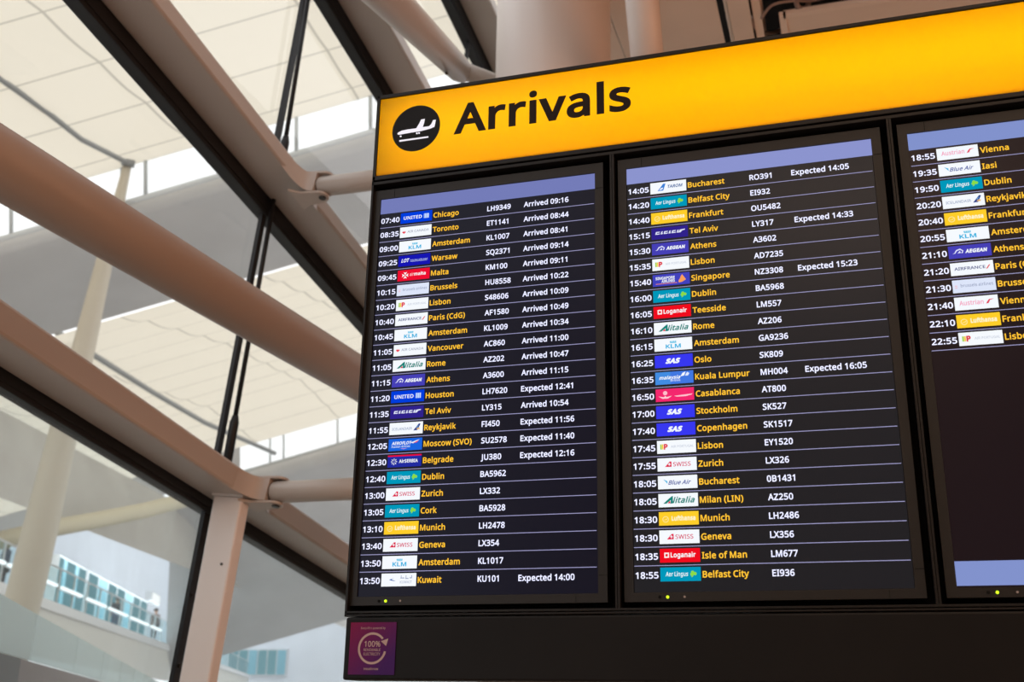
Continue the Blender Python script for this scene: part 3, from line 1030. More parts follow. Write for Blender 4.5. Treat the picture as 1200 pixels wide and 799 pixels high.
G('6', 459, [44, 245, 45, 278, 47, 310, 51, 342, 57, 374, 64, 404, 75, 433, 87, 461, 103, 486, 121, 510, 143, 530, 168, 548, 196, 562, 228, 572, 265, 578, 306, 581, 318, 580, 330, 580, 356, 578, 368, 576, 377, 573, 377, 513, 367, 516, 356, 519, 344, 520, 332, 522, 320, 523, 308, 523, 273, 521, 242, 515, 216, 504, 193, 491, 173, 474, 158, 454, 145, 431, 134, 407, 127, 380, 121, 352, 117, 322, 115, 291, 119, 291, 128, 303, 138, 315, 150, 326, 163, 335, 178, 343, 194, 350, 213, 355, 233, 357, 255, 358, 287, 356, 316, 349, 342, 338, 365, 322, 384, 303, 400, 279, 412, 251, 419, 220, 421, 184, 419, 147, 411, 112, 399, 82, 382, 55, 361, 33, 336, 15, 307, 2, 275, -5, 239, -8, 212, -6, 187, -1, 163, 7, 140, 19, 119, 35, 101, 54, 84, 76, 70, 103, 59, 133, 51, 166, 46, 204], [238, 51, 270, 55, 297, 66, 320, 84, 337, 109, 348, 143, 351, 184, 348, 218, 339, 247, 324, 271, 302, 289, 274, 300, 241, 303, 217, 301, 195, 296, 175, 287, 157, 276, 143, 263, 131, 248, 122, 232, 117, 215, 115, 198, 116, 181, 119, 163, 123, 146, 129, 129, 137, 114, 146, 99, 158, 85, 170, 74, 185, 64, 201, 57, 219, 53])
G('7', 459, [109, 0, 344, 508, 35, 508, 35, 573, 419, 573, 419, 518, 187, 0])
G('8', 459, [229, 581, 261, 579, 291, 574, 318, 565, 341, 553, 362, 538, 378, 519, 390, 497, 398, 472, 400, 443, 399, 421, 394, 401, 385, 383, 374, 367, 361, 352, 346, 338, 329, 325, 291, 303, 314, 291, 335, 279, 355, 265, 373, 250, 389, 234, 401, 216, 411, 196, 417, 173, 419, 148, 416, 118, 408, 90, 395, 65, 378, 44, 356, 26, 330, 11, 300, 1, 267, -6, 231, -8, 192, -6, 157, 0, 126, 10, 100, 24, 78, 42, 61, 63, 49, 87, 42, 115, 39, 146, 41, 171, 47, 194, 56, 214, 68, 232, 82, 249, 99, 264, 118, 277, 138, 289, 158, 299, 140, 310, 123, 322, 107, 336, 93, 350, 81, 366, 71, 383, 64, 401, 59, 422, 58, 444, 60, 472, 68, 497, 80, 518, 97, 537, 117, 552, 141, 565, 168, 573, 197, 579], [108, 145, 112, 119, 121, 96, 138, 76, 161, 60, 192, 51, 229, 48, 265, 51, 295, 60, 319, 76, 336, 96, 346, 120, 350, 148, 348, 166, 343, 182, 335, 197, 324, 211, 310, 223, 293, 235, 274, 246, 253, 256, 229, 265, 217, 270, 194, 260, 174, 249, 157, 237, 142, 225, 130, 212, 121, 197, 114, 182, 110, 164], [228, 524, 200, 521, 176, 514, 155, 502, 139, 486, 130, 466, 127, 441, 128, 422, 133, 406, 141, 391, 151, 379, 164, 367, 179, 357, 195, 348, 213, 339, 232, 330, 250, 339, 267, 348, 282, 357, 296, 367, 307, 379, 317, 392, 325, 406, 329, 423, 330, 441, 327, 466, 318, 486, 302, 502, 282, 514, 257, 521])
G('9', 459, [417, 328, 416, 295, 414, 263, 410, 231, 405, 199, 397, 168, 387, 139, 374, 112, 358, 86, 340, 63, 318, 42, 293, 25, 265, 11, 232, 0, 195, -6, 154, -8, 143, -8, 117, -6, 103, -4, 82, 0, 82, 60, 92, 57, 128, 51, 140, 50, 152, 50, 188, 52, 218, 58, 245, 68, 268, 82, 287, 99, 303, 118, 316, 141, 327, 165, 334, 192, 340, 221, 344, 250, 346, 281, 341, 281, 332, 269, 322, 258, 310, 247, 297, 238, 282, 230, 266, 223, 247, 218, 227, 215, 204, 214, 173, 216, 144, 223, 118, 235, 95, 250, 76, 270, 61, 294, 49, 321, 42, 352, 40, 387, 43, 426, 50, 460, 63, 491, 80, 517, 101, 540, 127, 557, 156, 570, 188, 578, 223, 581, 250, 579, 275, 574, 299, 565, 322, 553, 342, 537, 361, 518, 377, 495, 391, 469, 402, 439, 410, 406, 415, 369], [223, 521, 192, 518, 165, 507, 142, 488, 124, 463, 113, 429, 110, 388, 113, 354, 122, 325, 137, 301, 158, 284, 186, 273, 220, 269, 244, 271, 266, 276, 286, 285, 304, 296, 318, 310, 330, 325, 339, 341, 344, 358, 346, 374, 345, 392, 342, 409, 338, 426, 332, 443, 324, 459, 315, 474, 304, 487, 291, 499, 277, 508, 260, 516, 242, 520])
G('A', 512, [437, 0, 368, 177, 141, 177, 73, 0, 0, 0, 224, 575, 289, 575, 512, 0], [282, 415, 280, 420, 278, 428, 274, 438, 271, 449, 263, 473, 260, 484, 257, 493, 255, 500, 247, 468, 244, 457, 241, 447, 238, 438, 230, 415, 165, 241, 346, 241])
G('B', 521, [241, 573, 307, 569, 361, 558, 404, 541, 434, 515, 453, 478, 459, 431, 457, 409, 453, 389, 446, 371, 437, 354, 424, 340, 409, 328, 392, 317, 372, 309, 350, 304, 350, 300, 373, 295, 395, 288, 415, 279, 433, 267, 448, 253, 461, 236, 470, 215, 476, 191, 478, 163, 475, 130, 467, 100, 454, 74, 436, 52, 413, 33, 385, 19, 354, 8, 318, 2, 279, 0, 78, 0, 78, 573], [256, 329, 300, 331, 334, 339, 357, 352, 372, 371, 381, 394, 384, 423, 380, 451, 369, 474, 351, 490, 324, 502, 289, 509, 245, 511, 150, 511, 150, 329], [150, 269, 150, 61, 265, 61, 311, 64, 346, 74, 371, 91, 388, 112, 398, 138, 401, 168, 399, 188, 395, 205, 388, 221, 377, 235, 362, 247, 344, 256, 321, 263, 293, 267, 260, 269])
G('C', 507, [323, 517, 294, 516, 266, 510, 241, 502, 217, 490, 196, 474, 178, 456, 162, 434, 149, 410, 139, 383, 131, 353, 127, 321, 125, 286, 128, 241, 135, 200, 147, 164, 164, 132, 186, 105, 213, 83, 244, 68, 281, 58, 322, 55, 347, 56, 371, 58, 394, 62, 416, 66, 460, 78, 460, 15, 438, 8, 416, 2, 393, -2, 369, -6, 342, -7, 312, -8, 257, -4, 208, 8, 166, 28, 130, 56, 101, 90, 78, 131, 62, 178, 52, 230, 49, 287, 51, 329, 57, 369, 67, 406, 81, 440, 99, 471, 120, 499, 145, 523, 174, 543, 206, 559, 242, 571, 281, 578, 324, 581, 353, 580, 381, 577, 409, 572, 435, 565, 460, 557, 482, 547, 453, 486, 435, 494, 415, 501, 394, 508, 372, 513, 348, 516])
G('D', 585, [536, 292, 533, 231, 521, 177, 501, 131, 474, 91, 439, 58, 399, 33, 351, 15, 297, 4, 237, 0, 78, 0, 78, 573, 254, 573, 309, 569, 359, 558, 404, 540, 443, 516, 476, 484, 502, 446, 521, 401, 533, 350], [460, 289, 457, 337, 449, 379, 435, 415, 416, 444, 391, 469, 361, 487, 327, 500, 287, 508, 244, 511, 150, 511, 150, 62, 228, 62, 299, 68, 357, 87, 402, 119, 434, 164, 454, 220])
G('E', 446, [398, 0, 78, 0, 78, 573, 398, 573, 398, 509, 150, 509, 150, 330, 383, 330, 383, 268, 150, 268, 150, 63, 398, 63])
G('F', 416, [150, 0, 78, 0, 78, 573, 398, 573, 398, 509, 150, 509, 150, 306, 383, 306, 383, 243, 150, 243])
G('G', 584, [326, 302, 524, 302, 524, 22, 493, 12, 462, 5, 431, -1, 398, -5, 362, -7, 323, -8, 267, -4, 217, 8, 173, 28, 136, 55, 105, 89, 81, 130, 63, 176, 52, 229, 49, 286, 53, 343, 65, 395, 84, 442, 111, 482, 145, 517, 186, 544, 233, 564, 286, 577, 346, 581, 377, 580, 407, 577, 437, 572, 465, 565, 491, 557, 516, 547, 489, 484, 468, 493, 445, 501, 421, 508, 395, 513, 369, 516, 342, 517, 298, 514, 259, 505, 225, 489, 195, 468, 170, 441, 150, 409, 136, 373, 127, 332, 124, 286, 127, 243, 134, 202, 146, 166, 164, 133, 187, 106, 216, 84, 251, 68, 292, 58, 340, 55, 364, 55, 385, 56, 404, 59, 421, 61, 437, 65, 452, 68, 452, 238, 326, 238])
G('H', 594, [516, 0, 443, 0, 443, 267, 150, 267, 150, 0, 78, 0, 78, 573, 150, 573, 150, 330, 443, 330, 443, 573, 516, 573])
G('I', 272, [239, 0, 32, 0, 32, 42, 99, 57, 99, 515, 32, 531, 32, 573, 239, 573, 239, 531, 172, 515, 172, 57, 239, 42])
G('J', 219, [-3, -152, -16, -152, -37, -150, -46, -147, -55, -145, -63, -142, -63, -81, -35, -87, -15, -89, -5, -89, 8, -88, 21, -85, 33, -81, 45, -74, 54, -65, 63, -53, 69, -38, 73, -19, 74, 3, 74, 573, 146, 573, 146, 9, 144, -26, 138, -56, 128, -82, 114, -104, 96, -122, 75, -135, 52, -145, 25, -150])
G('K', 496, [496, 0, 411, 0, 209, 273, 150, 222, 150, 0, 78, 0, 78, 573, 150, 573, 150, 290, 166, 308, 182, 327, 199, 345, 249, 399, 403, 573, 488, 573, 261, 323])
G('L', 420, [78, 0, 78, 573, 150, 573, 150, 64, 400, 64, 400, 0])
G('M', 727, [330, 0, 142, 502, 140, 490, 141, 477, 142, 461, 142, 444, 144, 407, 144, 0, 78, 0, 78, 573, 184, 573, 361, 103, 544, 573, 650, 573, 650, 0, 578, 0, 578, 371, 579, 389, 579, 408, 580, 426, 580, 443, 584, 501, 390, 0])
G('N', 609, [532, 0, 447, 0, 141, 476, 139, 462, 141, 432, 143, 378, 144, 359, 144, 0, 78, 0, 78, 573, 161, 573, 467, 99, 468, 137, 466, 193, 464, 232, 464, 573, 532, 573])
G('O', 626, [577, 287, 576, 244, 570, 204, 561, 166, 547, 132, 531, 101, 510, 73, 486, 49, 459, 29, 428, 13, 393, 1, 355, -6, 314, -8, 271, -6, 232, 1, 196, 13, 165, 29, 138, 49, 114, 73, 94, 101, 78, 132, 65, 167, 56, 204, 51, 245, 49, 288, 52, 344, 62, 396, 78, 442, 100, 482, 130, 517, 166, 545, 208, 565, 258, 577, 314, 581, 369, 577, 417, 565, 459, 545, 495, 517, 524, 483, 547, 442, 564, 396, 574, 344], [125, 287, 127, 241, 134, 200, 145, 163, 161, 131, 182, 104, 207, 83, 238, 67, 273, 58, 314, 55, 354, 58, 390, 67, 420, 83, 445, 104, 465, 131, 481, 163, 492, 200, 499, 241, 501, 287, 496, 354, 481, 411, 456, 457, 421, 491, 373, 511, 314, 518, 274, 515, 238, 506, 207, 490, 182, 469, 161, 443, 145, 411, 134, 374, 127, 333])
G('P', 485, [229, 573, 297, 568, 352, 553, 393, 528, 421, 495, 439, 454, 444, 404, 443, 381, 439, 358, 433, 336, 423, 316, 411, 296, 395, 278, 375, 262, 351, 249, 324, 238, 292, 230, 256, 225, 216, 223, 150, 223, 150, 0, 78, 0, 78, 573], [223, 511, 150, 511, 150, 285, 208, 285, 242, 286, 272, 290, 298, 296, 320, 306, 338, 318, 352, 334, 362, 352, 368, 375, 370, 401, 366, 435, 354, 462, 334, 484, 306, 499, 269, 508])
G('Q', 626, [577, 287, 575, 242, 569, 200, 559, 160, 544, 124, 525, 92, 503, 64, 476, 40, 445, 21, 411, 6, 548, -136, 444, -136, 334, -7, 330, -7, 324, -8, 314, -8, 271, -6, 232, 1, 196, 13, 165, 29, 138, 49, 114, 73, 94, 101, 78, 132, 65, 167, 56, 204, 51, 245, 49, 288, 52, 344, 62, 396, 78, 442, 100, 482, 130, 517, 166, 545, 208, 565, 258, 577, 314, 581, 369, 577, 417, 565, 459, 545, 495, 517, 524, 483, 547, 442, 564, 396, 574, 344], [125, 287, 127, 241, 134, 200, 145, 163, 161, 131, 182, 104, 207, 83, 238, 67, 273, 58, 314, 55, 354, 58, 390, 67, 420, 83, 445, 104, 465, 131, 481, 163, 492, 200, 499, 241, 501, 287, 496, 354, 481, 411, 456, 457, 421, 491, 373, 511, 314, 518, 274, 515, 238, 506, 207, 490, 182, 469, 161, 443, 145, 411, 134, 374, 127, 333])
G('R', 499, [236, 573, 281, 571, 320, 565, 353, 555, 381, 540, 404, 522, 422, 500, 434, 474, 442, 444, 444, 410, 442, 381, 437, 356, 427, 334, 415, 315, 401, 298, 385, 285, 367, 274, 349, 264, 330, 257, 487, 0, 403, 0, 264, 237, 150, 237, 150, 0, 78, 0, 78, 573], [232, 510, 150, 510, 150, 298, 236, 298, 278, 301, 312, 310, 338, 325, 355, 347, 366, 374, 370, 407, 368, 430, 363, 450, 355, 467, 343, 480, 328, 491, 310, 500, 287, 505, 261, 509])
G('S', 440, [403, 153, 400, 121, 392, 92, 378, 66, 359, 44, 335, 26, 307, 11, 274, 1, 238, -6, 198, -8, 177, -8, 157, -7, 137, -5, 118, -2, 100, 1, 83, 4, 68, 9, 54, 14, 41, 19, 41, 88, 62, 80, 86, 72, 113, 65, 142, 59, 171, 56, 201, 55, 228, 56, 252, 60, 273, 66, 290, 74, 305, 85, 316, 98, 324, 113, 329, 129, 330, 147, 329, 164, 325, 180, 318, 194, 308, 207, 295, 218, 277, 230, 255, 241, 196, 265, 172, 274, 151, 284, 131, 294, 114, 305, 98, 317, 85, 330, 74, 344, 65, 359, 57, 375, 52, 393, 49, 413, 48, 435, 51, 464, 58, 490, 71, 513, 89, 533, 110, 550, 136, 563, 165, 573, 197, 579, 231, 581, 262, 580, 290, 577, 318, 572, 343, 565, 367, 558, 389, 549, 366, 487, 346, 495, 325, 502, 302, 508, 278, 513, 254, 516, 229, 517, 207, 516, 187, 513, 169, 507, 155, 499, 142, 489, 133, 478, 126, 464, 122, 450, 121, 434, 122, 416, 126, 400, 133, 386, 143, 373, 156, 362, 172, 351, 193, 341, 217, 330, 246, 318, 278, 306, 307, 293, 332, 279, 353, 264, 371, 247, 385, 228, 395, 206, 401, 181])
G('T', 446, [259, 0, 187, 0, 187, 509, 8, 509, 8, 573, 437, 573, 437, 509, 259, 509])
G('U', 586, [513, 202, 511, 164, 503, 128, 489, 95, 470, 65, 446, 40, 416, 20, 380, 4, 338, -5, 290, -8, 225, -2, 171, 18, 128, 50, 97, 93, 78, 144, 72, 204, 72, 573, 144, 573, 144, 201, 148, 158, 161, 122, 182, 93, 211, 72, 248, 59, 294, 55, 327, 57, 355, 63, 379, 73, 399, 88, 415, 105, 427, 126, 435, 149, 440, 174, 442, 202, 442, 573, 513, 573])
G('V', 481, [481, 573, 277, 0, 204, 0, 0, 573, 75, 573, 204, 205, 210, 190, 220, 160, 228, 132, 231, 119, 235, 106, 241, 80, 243, 93, 246, 106, 250, 119, 253, 133, 257, 147, 262, 161, 267, 176, 271, 191, 277, 207, 405, 573])
G('W', 746, [735, 573, 583, 0, 510, 0, 399, 375, 389, 410, 386, 421, 383, 433, 380, 443, 373, 471, 372, 478, 370, 484, 370, 488, 367, 471, 363, 454, 361, 443, 352, 409, 346, 385, 342, 373, 234, 0, 161, 0, 10, 573, 85, 573, 174, 223, 180, 199, 183, 186, 190, 151, 193, 140, 195, 129, 196, 118, 201, 87, 206, 119, 209, 131, 213, 154, 216, 166, 219, 179, 222, 191, 232, 227, 333, 573, 407, 573, 512, 225, 516, 212, 520, 200, 523, 187, 532, 151, 538, 117, 544, 87, 545, 100, 548, 114, 550, 129, 556, 159, 568, 207, 572, 224, 660, 573])
G('X', 470, [467, 0, 385, 0, 233, 249, 79, 0, 3, 0, 193, 298, 15, 573, 95, 573, 236, 348, 377, 573, 453, 573, 276, 300])
G('Y', 454, [227, 291, 376, 573, 454, 573, 263, 222, 263, 0, 191, 0, 191, 219, 0, 573, 79, 573])
G('Z', 459, [427, 0, 30, 0, 30, 55, 332, 508, 40, 508, 40, 573, 419, 573, 419, 518, 118, 64, 427, 64])
G('a', 450, [231, 437, 279, 433, 318, 422, 347, 403, 368, 375, 381, 338, 385, 293, 385, 0, 334, 0, 320, 61, 304, 46, 292, 33, 279, 22, 265, 13, 250, 5, 234, -1, 216, -5, 195, -7, 172, -8, 148, -7, 124, -2, 103, 6, 84, 16, 68, 30, 55, 48, 45, 68, 39, 92, 37, 119, 43, 159, 59, 192, 87, 219, 127, 238, 179, 251, 243, 257, 316, 259, 316, 285, 313, 317, 306, 342, 293, 359, 275, 371, 253, 378, 227, 380, 205, 379, 183, 376, 163, 370, 143, 363, 124, 355, 106, 347, 84, 400, 104, 410, 126, 419, 151, 426, 177, 432, 204, 436], [252, 208, 204, 203, 167, 195, 141, 182, 124, 165, 113, 144, 110, 119, 112, 97, 120, 79, 132, 66, 148, 56, 167, 51, 188, 49, 223, 52, 253, 62, 279, 79, 299, 103, 311, 134, 315, 172, 315, 210])
G('b', 493, [139, 443, 138, 426, 138, 410, 136, 383, 135, 373, 139, 373, 153, 390, 169, 405, 189, 419, 213, 429, 240, 435, 272, 437, 322, 431, 365, 412, 401, 381, 428, 338, 444, 283, 449, 215, 447, 168, 439, 127, 427, 91, 410, 61, 390, 36, 365, 17, 337, 3, 306, -5, 272, -8, 240, -6, 213, 0, 189, 10, 169, 24, 153, 38, 139, 55, 133, 55, 119, 0, 68, 0, 68, 609, 139, 609], [260, 379, 231, 377, 207, 371, 188, 361, 172, 348, 159, 330, 150, 308, 144, 282, 140, 252, 139, 217, 142, 165, 150, 125, 165, 93, 187, 69, 219, 55, 261, 51, 297, 55, 325, 69, 348, 93, 363, 126, 373, 166, 376, 216, 373, 265, 363, 306, 348, 338, 325, 360, 296, 374])
G('c', 385, [241, -8, 204, -5, 170, 2, 139, 15, 112, 34, 88, 58, 69, 87, 55, 123, 47, 165, 44, 213, 47, 262, 56, 305, 71, 342, 90, 372, 114, 396, 142, 415, 174, 428, 208, 435, 245, 438, 267, 437, 288, 435, 309, 431, 328, 426, 344, 421, 358, 415, 337, 356, 323, 361, 308, 365, 292, 370, 275, 373, 259, 375, 244, 376, 217, 374, 193, 368, 172, 358, 155, 343, 141, 325, 131, 303, 123, 277, 119, 247, 117, 213, 119, 181, 123, 152, 131, 126, 141, 104, 155, 86, 172, 71, 191, 61, 214, 55, 240, 53, 262, 54, 283, 56, 302, 60, 319, 65, 336, 71, 351, 78, 351, 15, 336, 8, 304, -2, 285, -5, 264, -7])
G('d', 493, [221, -8, 171, -2, 128, 17, 92, 48, 65, 91, 49, 146, 44, 214, 49, 282, 66, 338, 93, 381, 128, 413, 171, 432, 221, 438, 243, 437, 262, 434, 280, 429, 296, 423, 310, 416, 323, 407, 335, 397, 345, 386, 354, 374, 359, 374, 356, 405, 355, 418, 355, 429, 354, 438, 354, 609, 425, 609, 425, 0, 368, 0, 358, 58, 354, 58, 345, 46, 335, 35, 323, 24, 310, 15, 296, 7, 279, 1, 262, -4, 242, -7], [232, 51, 273, 55, 305, 67, 328, 88, 343, 117, 352, 154, 355, 200, 355, 213, 352, 263, 343, 304, 329, 336, 306, 360, 274, 375, 231, 379, 196, 374, 168, 359, 146, 334, 130, 300, 120, 260, 117, 213, 120, 165, 130, 125, 146, 93, 168, 69, 197, 55])
G('e', 452, [234, 438, 269, 435, 301, 427, 329, 414, 354, 396, 374, 373, 390, 346, 402, 315, 409, 281, 411, 244, 411, 201, 117, 201, 122, 157, 134, 119, 154, 90, 181, 69, 215, 56, 254, 52, 280, 53, 305, 56, 327, 60, 348, 66, 370, 73, 392, 82, 392, 20, 370, 11, 349, 4, 327, -1, 304, -5, 279, -7, 251, -8, 212, -5, 176, 3, 143, 17, 114, 36, 90, 61, 70, 91, 56, 126, 47, 167, 44, 212, 47, 257, 55, 297, 68, 333, 86, 364, 108, 390, 134, 411, 164, 426, 198, 435], [233, 380, 202, 377, 175, 366, 154, 348, 137, 323, 125, 293, 119, 257, 338, 257, 336, 281, 333, 302, 326, 322, 318, 338, 306, 353, 292, 364, 276, 373, 256, 378])
G('f', 276, [266, 375, 158, 375, 158, 0, 87, 0, 87, 375, 12, 375, 12, 408, 87, 432, 87, 457, 89, 492, 95, 522, 104, 547, 116, 568, 132, 585, 152, 597, 174, 606, 199, 612, 227, 613, 244, 613, 259, 612, 274, 609, 300, 603, 310, 599, 292, 544, 283, 546, 273, 549, 262, 552, 251, 554, 228, 556, 206, 553, 189, 545, 175, 532, 166, 513, 160, 489, 158, 458, 158, 430, 266, 430])
G('g', 493, [221, 438, 248, 436, 273, 431, 297, 422, 319, 409, 338, 393, 355, 373, 359, 373, 369, 430, 425, 430, 425, -7, 423, -46, 416, -80, 404, -109, 388, -135, 367, -155, 341, -172, 310, -183, 274, -190, 233, -192, 202, -192, 174, -189, 147, -186, 122, -180, 99, -174, 78, -165, 78, -100, 99, -110, 123, -118, 149, -125, 177, -130, 206, -133, 237, -134, 271, -130, 300, -119, 324, -101, 341, -77, 352, -48, 355, -13, 355, 11, 356, 21, 356, 32, 357, 43, 357, 51, 358, 57, 354, 57, 338, 37, 320, 21, 299, 8, 275, -1, 250, -6, 221, -8, 170, -2, 126, 18, 91, 51, 65, 95, 49, 149, 44, 214, 49, 278, 65, 332, 91, 377, 126, 411, 169, 431], [230, 379, 207, 376, 187, 370, 169, 359, 153, 344, 140, 326, 130, 303, 123, 277, 119, 247, 117, 213, 120, 165, 130, 124, 146, 92, 169, 68, 197, 54, 232, 50, 253, 51, 271, 53, 288, 58, 303, 65, 315, 74, 326, 85, 336, 98, 343, 113, 349, 131, 353, 151, 355, 173, 356, 197, 356, 214, 355, 251, 350, 282, 343, 309, 332, 331, 319, 348, 302, 362, 281, 371, 257, 377])
G('h', 496, [139, 420, 138, 410, 138, 399, 135, 370, 140, 370, 149, 385, 161, 397, 174, 407, 188, 416, 204, 424, 238, 434, 255, 436, 273, 437, 306, 435, 335, 430, 360, 421, 382, 408, 399, 391, 413, 370, 423, 344, 429, 314, 431, 280, 431, 0, 361, 0, 361, 275, 358, 307, 351, 333, 338, 353, 319, 367, 295, 376, 265, 379, 235, 377, 210, 370, 189, 360, 173, 347, 160, 329, 150, 308, 144, 283, 140, 254, 139, 222, 139, 0, 68, 0, 68, 609, 139, 609])
G('i', 207, [139, 430, 139, 0, 68, 0, 68, 430], [104, 591, 115, 590, 124, 586, 133, 580, 140, 572, 144, 560, 145, 546, 144, 532, 140, 521, 133, 512, 124, 506, 115, 502, 104, 501, 93, 502, 83, 506, 75, 512, 68, 521, 64, 532, 63, 546, 64, 560, 68, 572, 75, 580, 83, 586, 93, 590])
G('j', 207, [18, -192, 5, -192, -18, -190, -27, -188, -36, -185, -44, -183, -44, -126, -19, -132, -1, -134, 9, -134, 25, -132, 39, -128, 51, -120, 61, -108, 66, -90, 68, -67, 68, 430, 139, 430, 139, -64, 137, -90, 133, -113, 126, -133, 116, -151, 103, -166, 87, -177, 67, -186, 44, -191], [63, 546, 64, 560, 68, 572, 75, 580, 83, 586, 93, 590, 104, 591, 115, 590, 124, 586, 133, 580, 140, 572, 144, 560, 145, 546, 144, 532, 140, 521, 133, 512, 124, 506, 115, 502, 104, 501, 93, 502, 83, 506, 75, 512, 68, 521, 64, 532])
G('k', 428, [138, 282, 137, 270, 137, 257, 135, 221, 142, 226, 146, 232, 152, 240, 172, 264, 178, 272, 189, 285, 326, 430, 409, 430, 235, 246, 421, 0, 336, 0, 187, 200, 138, 158, 138, 0, 68, 0, 68, 609, 138, 609])
G('l', 207, [139, 0, 68, 0, 68, 609, 139, 609])
G('m', 750, [540, 438, 584, 434, 621, 421, 649, 401, 669, 371, 681, 330, 685, 280, 685, 0, 615, 0, 615, 277, 613, 308, 606, 333, 594, 353, 577, 367, 555, 376, 528, 379, 490, 374, 460, 362, 438, 342, 423, 315, 414, 280, 411, 237, 411, 0, 342, 0, 342, 277, 341, 298, 337, 317, 332, 333, 325, 347, 315, 359, 303, 367, 289, 374, 272, 377, 253, 379, 227, 377, 204, 370, 185, 360, 170, 347, 158, 329, 150, 308, 144, 283, 140, 255, 139, 223, 139, 0, 68, 0, 68, 430, 125, 430, 136, 371, 140, 371, 149, 385, 160, 398, 173, 409, 186, 418, 201, 425, 217, 431, 233, 435, 249, 437, 266, 438, 298, 436, 325, 430, 349, 420, 369, 406, 386, 388, 398, 366, 402, 366, 418, 388, 438, 406, 461, 420, 486, 430, 512, 436])
G('n', 496, [275, 438, 322, 434, 361, 421, 391, 401, 413, 371, 426, 330, 431, 280, 431, 0, 361, 0, 361, 275, 358, 307, 351, 333, 338, 353, 319, 367, 295, 376, 265, 379, 222, 374, 189, 361, 166, 338, 151, 308, 142, 269, 139, 223, 139, 0, 68, 0, 68, 430, 125, 430, 136, 371, 140, 371, 150, 385, 162, 398, 175, 409, 190, 418, 206, 425, 222, 431, 239, 435, 257, 437])
G('o', 485, [442, 216, 440, 181, 436, 150, 428, 121, 417, 95, 404, 71, 388, 51, 369, 33, 348, 18, 324, 7, 299, -1, 271, -6, 241, -8, 214, -6, 188, -1, 163, 7, 140, 18, 119, 33, 100, 51, 84, 71, 70, 95, 59, 121, 51, 150, 46, 181, 44, 216, 47, 261, 55, 301, 68, 336, 87, 367, 110, 392, 137, 412, 169, 426, 204, 435, 244, 438, 281, 435, 316, 426, 347, 412, 374, 392, 398, 367, 417, 336, 431, 301, 439, 261], [117, 216, 119, 184, 123, 154, 130, 128, 141, 105, 155, 86, 172, 71, 192, 59, 216, 53, 243, 51, 270, 53, 294, 59, 314, 71, 331, 86, 345, 105, 356, 128, 363, 154, 367, 184, 369, 216, 367, 248, 363, 277, 355, 303, 345, 325, 331, 344, 314, 359, 294, 370, 270, 376, 242, 379, 202, 374, 171, 359, 147, 335, 130, 303, 120, 263])
G('p', 493, [273, 438, 322, 432, 365, 413, 401, 383, 428, 339, 444, 284, 449, 216, 447, 170, 439, 129, 427, 93, 410, 62, 390, 37, 365, 17, 337, 3, 306, -5, 272, -8, 251, -7, 231, -4, 213, 1, 197, 7, 182, 15, 158, 33, 148, 44, 139, 55, 134, 55, 139, -5, 139, -192, 68, -192, 68, 430, 126, 430, 136, 371, 148, 383, 158, 394, 170, 405, 182, 414, 197, 422, 213, 429, 231, 434, 251, 437], [260, 379, 233, 377, 210, 371, 190, 362, 174, 349, 161, 333, 152, 313, 145, 289, 141, 261, 139, 229, 139, 216, 140, 182, 144, 152, 150, 126, 159, 103, 172, 85, 188, 70, 208, 59, 233, 53, 261, 51, 286, 53, 308, 60, 326, 72, 341, 88, 354, 108, 364, 131, 371, 157, 375, 186, 376, 217, 373, 262, 363, 302, 348, 334, 325, 359, 296, 374])
G('q', 493, [354, -9, 355, 1, 355, 25, 358, 58, 354, 58, 340, 40, 323, 25, 303, 11, 279, 1, 251, -6, 219, -8, 170, -2, 128, 17, 93, 48, 66, 91, 49, 146, 44, 214, 47, 261, 54, 302, 67, 338, 83, 368, 104, 393, 129, 413, 157, 427, 188, 435, 221, 438, 253, 436, 280, 429, 304, 419, 324, 405, 341, 389, 355, 371, 369, 430, 425, 430, 425, -192, 354, -192], [233, 51, 260, 52, 284, 58, 304, 67, 320, 79, 333, 96, 342, 116, 349, 140, 353, 168, 355, 199, 355, 213, 352, 263, 343, 305, 328, 337, 305, 361, 273, 375, 231, 379, 196, 374, 167, 359, 145, 334, 130, 300, 120, 260, 117, 213, 120, 165, 130, 126, 146, 93, 168, 70, 197, 55])
G('r', 331, [269, 438, 277, 438, 286, 437, 295, 437, 312, 435, 319, 433, 310, 368, 303, 370, 271, 374, 264, 374, 248, 373, 232, 369, 217, 363, 202, 355, 189, 346, 176, 334, 166, 321, 156, 305, 149, 289, 143, 270, 140, 251, 139, 229, 139, 0, 68, 0, 68, 430, 126, 430, 134, 351, 147, 367, 158, 381, 170, 395, 183, 407, 198, 418, 214, 426, 231, 433, 249, 437])
G('s', 384, [348, 119, 346, 92, 339, 69, 327, 49, 311, 32, 292, 18, 268, 6, 241, -2, 210, -6, 176, -8, 148, -7, 122, -5, 99, -1, 78, 5, 59, 11, 42, 19, 42, 83, 60, 75, 81, 67, 104, 60, 128, 54, 153, 50, 178, 49, 211, 51, 236, 57, 256, 66, 269, 79, 277, 94, 280, 112, 279, 123, 276, 132, 271, 141, 264, 150, 253, 158, 239, 167, 222, 176, 200, 185, 174, 196, 148, 206, 124, 217, 103, 228, 84, 239, 69, 252, 57, 266, 48, 283, 43, 302, 41, 324, 46, 358, 61, 386, 85, 408, 118, 425, 157, 435, 202, 438, 228, 437, 252, 434, 275, 430, 298, 424, 319, 417, 339, 409, 315, 353, 297, 360, 278, 366, 258, 372, 238, 377, 218, 379, 197, 380, 171, 379, 149, 374, 131, 366, 118, 356, 111, 343, 108, 328, 109, 317, 113, 307, 119, 298, 127, 290, 139, 282, 154, 274, 172, 266, 193, 256, 245, 236, 268, 226, 289, 215, 306, 203, 321, 191, 333, 176, 341, 159, 346, 140])
